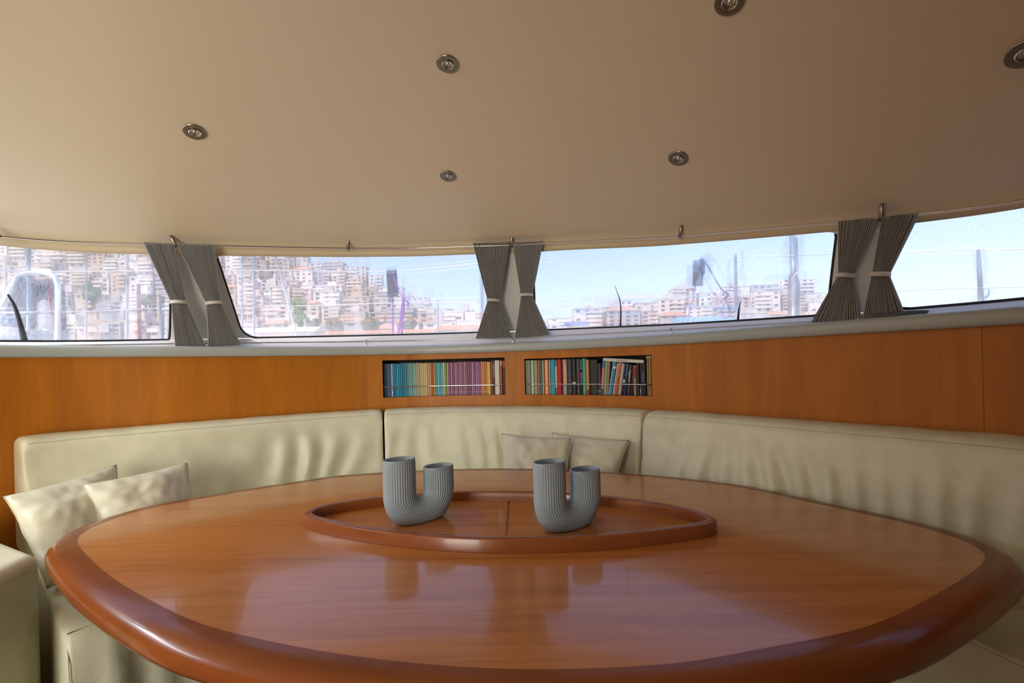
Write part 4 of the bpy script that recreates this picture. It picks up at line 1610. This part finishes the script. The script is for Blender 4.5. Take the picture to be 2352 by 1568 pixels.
# boarding rail arch
YA = 3.75
arch = empty('boarding_rail', at_y(128, 800, YA), None, 'polished steel tube rail arch with a crossbar, outside the window by the sofa arm', 'rail')
part(tube('arch_tube', spline3([at_y(-40, 778, YA), at_y(-5, 715, YA), at_y(20, 665, YA), at_y(35, 641, YA), at_y(52, 629, YA), at_y(80, 625.5, YA), at_y(105, 627, YA), at_y(122, 634, YA), at_y(132, 650, YA), at_y(133, 700, YA), at_y(131, 800, YA)], 10), .019, M_CHROME, None, 12), arch)
part(tube('crossbar', [at_y(-60, 721, YA), at_y(132, 716, YA)], .014, M_CHROME, None, 10), arch)
o = postp('stanchion', (372, 680), (371, 800), 4.2, .020, .020, 'steel post just beside the curtain at the rail arch window', 'post', GS)
wire('guard_rail', [(372, 710, 4.2), (430, 709, 4.2), (520, 709, 4.2)], 4.2, .016, M_CHROME, 'short steel tube running behind the curtain pair by the town hillside', 'rail')

# fairlead blocks hung on the lifeline with blue rope
M_BLOCK = plain('dark_grey_block', (.035, .037, .045), .5)
M_BLOCK2 = plain('slate_block', (.028, .04, .06), .5)


def rope_mat(name, c1, c2):
    m, t, p = newmat(name)
    tc = t.nodes.new('ShaderNodeTexCoord')
    w = t.nodes.new('ShaderNodeTexWave')
    w.inputs['Scale'].default_value = 9
    w.bands_direction = 'DIAGONAL'
    w.inputs['Distortion'].default_value = 1.0
    cr = t.nodes.new('ShaderNodeValToRGB')
    cr.color_ramp.interpolation = 'CONSTANT'
    cr.color_ramp.elements[0].color = (*c1, 1)
    cr.color_ramp.elements[1].position = .68
    cr.color_ramp.elements[1].color = (*c2, 1)
    t.links.new(tc.outputs['Object'], w.inputs['Vector'])
    t.links.new(w.outputs['Fac'], cr.inputs[0])
    t.links.new(cr.outputs[0], p.inputs['Base Color'])
    setp(p, Roughness=.8)
    return m


M_ROPE = rope_mat('blue_red_rope', (.05, .10, .36), (.50, .07, .22))
M_ROPE2 = rope_mat('blue_violet_rope', (.04, .07, .20), (.28, .14, .48))


def blockobj(cpx, cpy, w, h, Y, tilt, mat, label, notch):
    c = at_y(cpx, cpy, Y)
    k = Y / FPX
    bm = bmesh.new()
    W2, H2 = w * k / 2, h * k / 2
    if notch:
        add_box(bm, (-W2, -.02, -H2 * .1), (W2, .02, H2), .004)
        add_box(bm, (-W2, -.018, -H2), (W2 * .70, .018, .0), .004)
    else:
        add_box(bm, (-W2, -.02, -H2), (W2, .02, H2), .006)
    root = empty('fairlead_block', c, Matrix.Rotation(tilt, 4, 'Y'), label, 'block', 'rope blocks hung on the lifelines')
    b = bm_obj('body', bm, mat, root)
    lathe('sheave', [(.018, -.004), (.018, .004), (.010, .006), (.004, .006)], M_BLACK, root, 20).matrix_local = Matrix.Translation((0, -.022, H2 * .5)) @ Matrix.Rotation(PI / 2, 4, 'X')
    return root


blockobj(901, 651, 23, 61, 4.45, math.radians(-2.5), M_BLOCK, 'dark grey block hung on the lifeline in front of the town hillside', False)
blockobj(1605, 627, 25, 58, 4.2, math.radians(3), M_BLOCK2, 'slate grey stepped block hung on the lifeline beside the blue rope loop', True)


def rope(pts, Y, r, mat, label, group='ropes on the foredeck'):
    o = tube('rope', spline3([at_y(p[0], p[1], Y) for p in pts], 10), r, mat, None, 8)
    tag(o, label, 'rope', group)
    return o


r1 = rope([(902, 624), (907, 640), (914, 660), (923, 680), (929, 692), (924, 698), (921, 720), (918, 745), (912, 790)], 4.40, .0075, M_ROPE, 'blue and pink rope running down from the dark grey block')
part(tube('knot', spline3([at_y(926, 696, 4.38), at_y(930, 690, 4.36), at_y(936, 693, 4.38), at_y(939, 699, 4.40)], 6), .011, M_ROPE, None, 8), r1)
part(tube('doubled_end', spline3([at_y(928, 698, 4.39), at_y(926, 720, 4.39), at_y(923, 748, 4.40), at_y(922, 790, 4.40)], 6), .0105, M_ROPE, None, 8), r1)
rope([(901, 681), (902, 720), (902, 745), (902, 790)], 4.45, .0062, M_ROPE, 'thin dark rope dropping straight below the dark grey block')
r2 = rope([(1603, 600), (1608, 595.5), (1615, 595), (1621, 602), (1632, 622), (1648, 650), (1663, 671)], 4.16, .0085, M_ROPE2, 'dark blue rope slanting from the slate block down to the loop')
part(tube('knot', spline3([at_y(1660, 678, 4.15), at_y(1664, 671, 4.13), at_y(1672, 676, 4.15), at_y(1668, 682, 4.16), at_y(1658, 690, 4.17), at_y(1656, 696, 4.17)], 6), .011, M_ROPE2, None, 8), r2)
part(tube('loop', spline3([at_y(1668, 678, 4.16), at_y(1669, 692, 4.16), at_y(1674, 708, 4.16), at_y(1677, 722, 4.16), at_y(1670, 729, 4.16), at_y(1661, 726, 4.16), at_y(1657, 716, 4.16), at_y(1661, 702, 4.16), at_y(1667, 690, 4.16), at_y(1668, 680, 4.16)], 8), .0065, M_ROPE2, None, 8), r2)
rope([(1598, 655), (1590, 690), (1583, 715), (1574, 790)], 4.2, .0062, M_ROPE2, 'thin dark rope slanting down below the slate block')

# black elastic cords that hold the screens
GC = 'black cords outside the windows'
def cord(pts, label, rads):
    P = []
    for (px, py) in pts:
        d = DB
        for _ in range(4):
            s, z = hit(px, py, d)
            v = (z - zb(s)) / (zt(s) - zb(s))
            d = DB + (DT(s) - DB) * v + .032
        P.append(K(s, d, z))
    Q = spline3(P, 8)
    n = len(Q)
    R = [np.interp(k / (n - 1), [0, 1], rads) for k in range(n)]
    tag(tube('screen_cord', Q, R, M_BLACK, None, 6), label, 'cord', GC)
cord([(18, 676), (33, 702), (44, 735), (52, 765), (57, 787)], 'curved black cord standing in the rail arch window', (.004, .013))
cord([(1412, 655), (1419, 675), (1424, 690), (1426, 715), (1425, 752)], 'thin black cord standing alone over the low town in the rope loop window', (.001, .0045))
cord([(1702, 690), (1698, 706), (1696, 722), (1695, 740)], 'short black cord just beside the tapered stanchion', (.001, .0065))

# ------------------------------------------------------------------ HARBOUR TOWN
rnd = random.Random(11)
WALLS = [((.66, .61, .53), 'cream'), ((.76, .75, .73), 'white'), ((.52, .44, .35), 'sand coloured'), ((.60, .49, .43), 'pale pink'), ((.42, .43, .45), 'light grey'), ((.72, .70, .67), 'white')]
M_DARKWIN = plain('dark_window', (.06, .07, .09), .3)
M_SHADE = plain('balcony_recess', (.16, .16, .18), .7)
M_TILE = plain('orange_roof_tile', (.52, .27, .18), .8)
M_SLAB = plain('roof_slab', (.52, .50, .47), .8)
M_TRUNK = plain('tree_trunk', (.12, .08, .05), .9)
SKY_L = [(-200, 420), (0, 460), (200, 500), (380, 535), (500, 560), (640, 580), (700, 600), (760, 606), (800, 622), (850, 640), (900, 668), (960, 692), (1010, 708), (1100, 722)]
SKY_R = [(1235, 742), (1300, 728), (1340, 702), (1400, 688), (1480, 684), (1540, 672), (1620, 668), (1700, 655), (1790, 652), (1850, 682), (1900, 700), (1960, 712)]


def skyl(px, T):
    return float(np.interp(px, [p[0] for p in T], [p[1] for p in T]))


def building(px, pyb, Y, wpx, hpx, rot, label, group, colr, storeys, tiled=False):
    """a block whose foot shows at (px, pyb) from the camera, Y metres off"""
    k = Y / FPX
    p = at_y(px, pyb, Y)
    W2, H, D2 = wpx * k / 2, hpx * k, max(3, wpx * k * .30)
    root = empty('building', p, Matrix.Rotation(rot, 4, 'Z'), label, 'building', group)
    m = plain('render_' + colr[1].replace(' ', '_'), colr[0], .9)
    bm = bmesh.new()
    add_box(bm, (-W2, -D2, -6), (W2, D2, H))
    bm_obj('wall', bm, m, root)
    fh = H / storeys
    bmw = bmesh.new()
    for f in range(storeys):
        z = f * fh + fh * .28
        nwin = max(2, int(W2 * 2 / 3.4))
        for q in range(nwin):
            if rnd.random() < .18:
                continue
            xx = -W2 + (q + .5) * 2 * W2 / nwin
            add_box(bmw, (xx - .85, -D2 - .05, z), (xx + .85, -D2 + .05, z + fh * .55))
    for f in range(storeys):
        for q in (-.5, .3):
            add_box(bmw, (W2 - .05, D2 * q - .6, f * fh + fh * .28), (W2 + .05, D2 * q + .6, f * fh + fh * .8))
            add_box(bmw, (-W2 - .05, D2 * q - .6, f * fh + fh * .28), (-W2 + .05, D2 * q + .6, f * fh + fh * .8))
    w_ = bm_obj('windows', bmw, M_DARKWIN, root)
    w_['kind'] = 'stuff'
    if not tiled:
        x0 = -W2 if rnd.random() < .5 else -W2 * .1
        x1 = W2 if x0 > -W2 else W2 * rnd.choice([.2, 1.0])
        for f in range(1, storeys):
            bmb = bmesh.new()
            add_box(bmb, (x0, -D2 - 1.3, f * fh - .15), (x1, -D2, f * fh + .02))
            add_box(bmb, (x0, -D2 - 1.3, f * fh + .02), (x1, -D2 - 1.2, f * fh + .95))
            bm_obj('balcony', bmb, m, root)
        bmr = bmesh.new()
        add_box(bmr, (-W2 - .2, -D2 - .2, H), (W2 + .2, D2 + .2, H + .5))
        if rnd.random() < .6:
            add_box(bmr, (-W2 * .4, -D2 * .3, H + .5), (W2 * .35, D2 * .6, H + 3.0))
        r_ = bm_obj('roof', bmr, M_SLAB if rnd.random() < .6 else m, root)
    else:
        V = [(-W2 - .4, -D2 - .4, H), (W2 + .4, -D2 - .4, H), (W2 + .4, D2 + .4, H), (-W2 - .4, D2 + .4, H), (-W2 * .5, 0, H + D2 * .55), (W2 * .5, 0, H + D2 * .55)]
        mesh_obj('roof', V, [(0, 1, 5, 4), (1, 2, 5), (2, 3, 4, 5), (3, 0, 4), (3, 2, 1, 0)], M_TILE, root)
    return root


HGT = {3: 'three-storey', 4: 'four-storey', 5: 'five-storey', 2: 'two-storey', 6: 'six-storey'}
# left hillside, rows climbing from the quay
ROWS = 6
row_names = ['quayside row', 'second row up', 'third row up', 'fourth row up', 'fifth row up', 'top row']
hill_pts = []
for r in range(ROWS):
    Y = 130 + 42 * r
    px = -70 + rnd.uniform(-15, 15)
    idx = 0
    while px < 1105:
        w = rnd.uniform(34, 66) * (1 - .05 * r)
        sky_ = skyl(px, SKY_L)
        base = 772 + (sky_ + 34 - 772) * (r / (ROWS - 1)) ** .9
        if r > 0 and 772 - sky_ < 34 + 9 * r:
            px += w
            continue
        st = rnd.choice([3, 4, 4, 5, 5]) if r else rnd.choice([2, 3, 3])
        h = st * rnd.uniform(8.2, 10.5) * (1 - .035 * r)
        if base - h < sky_ - 6:
            h = max(14, base - sky_ + 4)
        c = rnd.choice(WALLS)
        idx += 1
        tiled = rnd.random() < (.3 if r == 0 else .08)
        building(px + w / 2, base + rnd.uniform(-4, 4), Y, w, h, rnd.uniform(-.07, .07), '%s %s block%s on the hillside, %s along the %s' % (c[1], HGT[st], ' with tiled roof' if tiled else '', ordinal(idx), row_names[r]), 'town blocks on the hillside', c, st, tiled)
        px += w * rnd.uniform(1.08, 1.20)
for r in range(3):
    Y = 200 + 45 * r
    px = 1222 + rnd.uniform(-5, 5)
    idx = 0
    while px < 1985:
        w = rnd.uniform(36, 74)
        sky_ = skyl(px, SKY_R)
        base = 764 + (sky_ + 40 - 764) * (r / 2) - (px - 1250) * .018
        if r > 0 and 764 - sky_ < 40 + 14 * r:
            px += w
            continue
        st = rnd.choice([3, 4, 5, 5])
        h = min(st * rnd.uniform(7, 10), max(14, base - sky_ + 3))
        c = rnd.choice(WALLS)
        idx += 1
        tiled = rnd.random() < .2
        building(px + w / 2, base + rnd.uniform(-3, 3), Y, w, h, rnd.uniform(-.07, .07), '%s %s block%s on the low headland, %s along the %s' % (c[1], HGT[st], ' with tiled roof' if tiled else '', ordinal(idx), ['shore row', 'middle row', 'back row'][r]), 'town blocks on the low headland', c, st, tiled)
        px += w * rnd.uniform(1.08, 1.20)
# ground under the town
for (T, xs, b0, Y0, dY, nm) in ((SKY_L, np.linspace(-300, 1130, 40), 775, 125, 235, 'terrain'), (SKY_R, np.linspace(1215, 2030, 26), 768, 190, 120, 'terrain.001')):
    def gp(i, j):
        px = xs[i]
        t = j / 11
        sk = skyl(px, T) + 14
        return at_y(px, b0 + 8 + (sk - b0 - 8) * t, Y0 + dY * t)
    g = grid(nm, gp, len(xs), 12, plain('dry_hillside', (.30, .27, .19), .95, bump=.3, bscale=.2))
    tag(g, 'dry hillside ground between the town blocks', kind='structure')
# quay wall and low orange roofed shed
q = box('quay', (-160, 88, -1.7), (140, 128, 2.0), plain('quay_stone', (.62, .58, .52), .9))
tag(q, 'pale stone quay wall along the harbour', kind='structure')


def shed(px0, px1, py0, py1, Y, label, col):
    a, b = at_y(px0, py1, Y), at_y(px1, py0, Y)
    root = empty('shed', ((a.x + b.x) / 2, Y, a.z), None, label, 'building')
    W2, H = (b.x - a.x) / 2, b.z - a.z
    box('wall', (-W2, 0, 2.0 - a.z), (W2, 6, H * .45), plain('render_white', (.66, .64, .60), .9), root)
    mesh_obj('roof', [(-W2, -.5, H * .45), (W2, -.5, H * .45), (W2, 6.5, H * .45), (-W2, 6.5, H * .45), (-W2 * .97, 3, H), (W2 * .97, 3, H)], [(0, 1, 5, 4), (1, 2, 5), (2, 3, 4, 5), (3, 0, 4), (3, 2, 1, 0)], plain('shed_roof', col, .8), root)


shed(735, 1000, 752, 776, 96, 'long low quay shed with an orange tiled roof below the green tree', (.55, .22, .10))
shed(560, 725, 747, 776, 100, 'long low white quay building before the town hillside', (.66, .62, .58))
shed(1000, 1095, 742, 770, 98, 'low quay hall with an orange roof beside the middle curtain', (.52, .22, .12))
shed(1300, 1352, 735, 756, 120, 'small quay hut with a blue awning over the low town', (.05, .14, .42))
shed(1560, 1690, 722, 752, 110, 'long blue covered boatyard hall behind the rope loop', (.10, .32, .55))
shed(1700, 1800, 722, 744, 110, 'low grey quay store behind the thick steel post', (.30, .31, .36))


def tree(px, pyb, Y, wpx, hpx, label, col):
    k = Y / FPX
    p = at_y(px, pyb, Y)
    root = empty('tree', p, None, label, 'tree', 'trees in the town')
    tube('trunk', [Vector((0, 0, (2.0 - p.z) if Y < 128 else -2.0)), Vector((0, 0, hpx * k * .5))], .35, M_TRUNK, root, 6)
    bm = bmesh.new()
    for q in range(18):
        a, e = rnd.uniform(0, 2 * PI), rnd.uniform(-.8, 1)
        rr = wpx * k * .5
        c = Vector((math.cos(a) * rr * .6, math.sin(a) * rr * .6, hpx * k * ((.2 + .6 * e) if Y < 128 else (.42 + .34 * e))))
        r_ = bmesh.ops.create_icosphere(bm, subdivisions=2, radius=rr * rnd.uniform(.38, .55), matrix=Matrix.Translation(c))
        for v in r_['verts']:
            v.co += (v.co - c) * .35 * nz(v.co.x * 1.3, v.co.y * 1.3, v.co.z * 1.3)
    bm_obj('crown', bm, plain('foliage', col, .9), root, False)


for (px, py, Y, w, h, lab, col) in ((688, 733, 120, 32, 52, 'big round green tree on the quay before the town hillside', (.10, .19, .04)),
                                    (720, 744, 121, 26, 12, 'low dark green bush beside the big round tree', (.06, .11, .04)),
                                    (765, 748, 122, 34, 13, 'broad low green bush halfway between tree and hanging block', (.07, .12, .05)),
                                    (850, 750, 122, 40, 15, 'broad green bush behind the hanging dark block', (.08, .13, .05)),
                                    (935, 750, 122, 40, 14, 'green bush behind the blue and pink rope', (.09, .13, .06)),
                                    (792, 634, 360, 40, 16, 'grey green clump on the hill crest', (.12, .14, .09)),
                                    (212, 690, 140, 34, 38, 'green tree between the town blocks in the rail arch window', (.09, .15, .05)),
                                    (335, 700, 142, 24, 26, 'small green tree near the curtain in the rail arch window', (.09, .14, .05)),
                                    (610, 640, 230, 30, 20, 'dark green clump halfway up the town hillside', (.08, .11, .06))):
    tree(px, py, Y, w, h, lab, col)

# masts and stays of moored yachts
M_MAST = plain('pale_mast', (.62, .66, .70), .4)
for (px, t, b, Y, r, lab) in ((583, 470, 790, 40, .11, 'pale mast of a moored yacht crossing the town hillside'), (556, 480, 790, 44, .08, 'slimmer pale mast beside the other one before the town'),
                              (292, 480, 790, 36, .10, 'pale mast in the middle of the rail arch window'), (198, 560, 790, 38, .07, 'grey mast in the rail arch window behind the green tree'), (1005, 690, 790, 60, .10, 'short pale pole on the quay past the ropes')):
    tag(tube('mast', [Vector((at_y(px, b, Y).x, Y, -1.65)), at_y(px, b, Y), at_y(px + 1, t, Y)], r, M_MAST, None, 8), lab, 'mast', 'masts of moored yachts')
tag(tube('forestay', [Vector((at_y(700, 790, 30).x, 30, -1.65)), at_y(686, 790, 30), at_y(658, 680, 30), at_y(625, 560, 30)], .07, plain('white_furled_sail', (.78, .77, .74), .8), None, 8), 'white slanting furled sail stay before the green tree', 'stay')

# moored neighbour yacht behind the rail arch
YY = 13.0
ny = empty('moored_yacht', at_y(60, 790, YY), None, 'moored yacht with a dark sprayhood and a pale cover behind the rail arch', 'boat')
k = YY / FPX


def hullpt(i, j):
    t = i / 20
    px = -260 + 420 * t
    top = 762 - 6 * math.sin(PI * t)
    y = YY + 1.2 * [-(1 - (2 * t - 1) ** 4) * .8, -(1 - (2 * t - 1) ** 4), (1 - (2 * t - 1) ** 4)][j]
    return at_y(px, [800, top, top][j], YY) + Vector((0, y - YY, 0))


part(grid('hull', hullpt, 21, 3, plain('white_hull', (.40, .41, .42), .4)), ny)


def hoodpt(i, j):
    a = PI * i / 14
    px = 76 - 38 * math.cos(a)
    py = 752 - 112 * math.sin(a) ** .55
    return at_y(px, py, YY) + Vector((0, -.4 + .9 * j / 3, 0))


part(grid('sprayhood', hoodpt, 15, 4, plain('dark_slate_canvas', (.045, .06, .085), .9)), ny)
part(grid('hood_front', lambda i, j: hoodpt(i, 0).lerp(hoodpt(14 - i, 0), j * .5), 15, 2, plain('dark_slate_canvas', (.045, .06, .085), .9)), ny)


def coverpt(i, j):
    px = 84 + 34 * i / 8
    return at_y(px, 690 + 66 * j / 5 + 6 * math.sin(i), YY - .6 - .12 * j) + Vector((0, .08 * math.sin(i * 1.9), 0))


part(grid('pale_cover', coverpt, 9, 6, plain('pale_canvas', (.30, .32, .33), .9)), ny)
part(tube('backstay_tube', [at_y(64, 760, YY - .7), at_y(68, 560, YY - .7)], .035, plain('teal_grey_tube', (.30, .42, .48), .4), None, 8), ny)
part(tube('flag_pole', [at_y(122, 760, YY - .8), at_y(110, 640, YY - .8)], .03, plain('red_cloth', (.50, .08, .09), .8), None, 6), ny)
part(box('tarp', at_y(5, 742, YY - .8), at_y(52, 730, YY - .2), plain('blue_tarp', (.05, .25, .55), .7)), ny)
tag(tube('red_pole', [Vector((at_y(143, 800, 14).x, 14, -1.65)), at_y(143, 655, 14)], .055, plain('red_paint', (.40, .08, .10), .6), None, 8), 'red pole just past the steel rail arch', 'pole')
tag(tube('red_pole', [Vector((at_y(318, 700, 20).x, 20, -1.65)), at_y(318, 652, 20)], .07, plain('red_paint', (.40, .08, .10), .6), None, 8), 'short red pole over the town blocks near the curtain', 'pole')
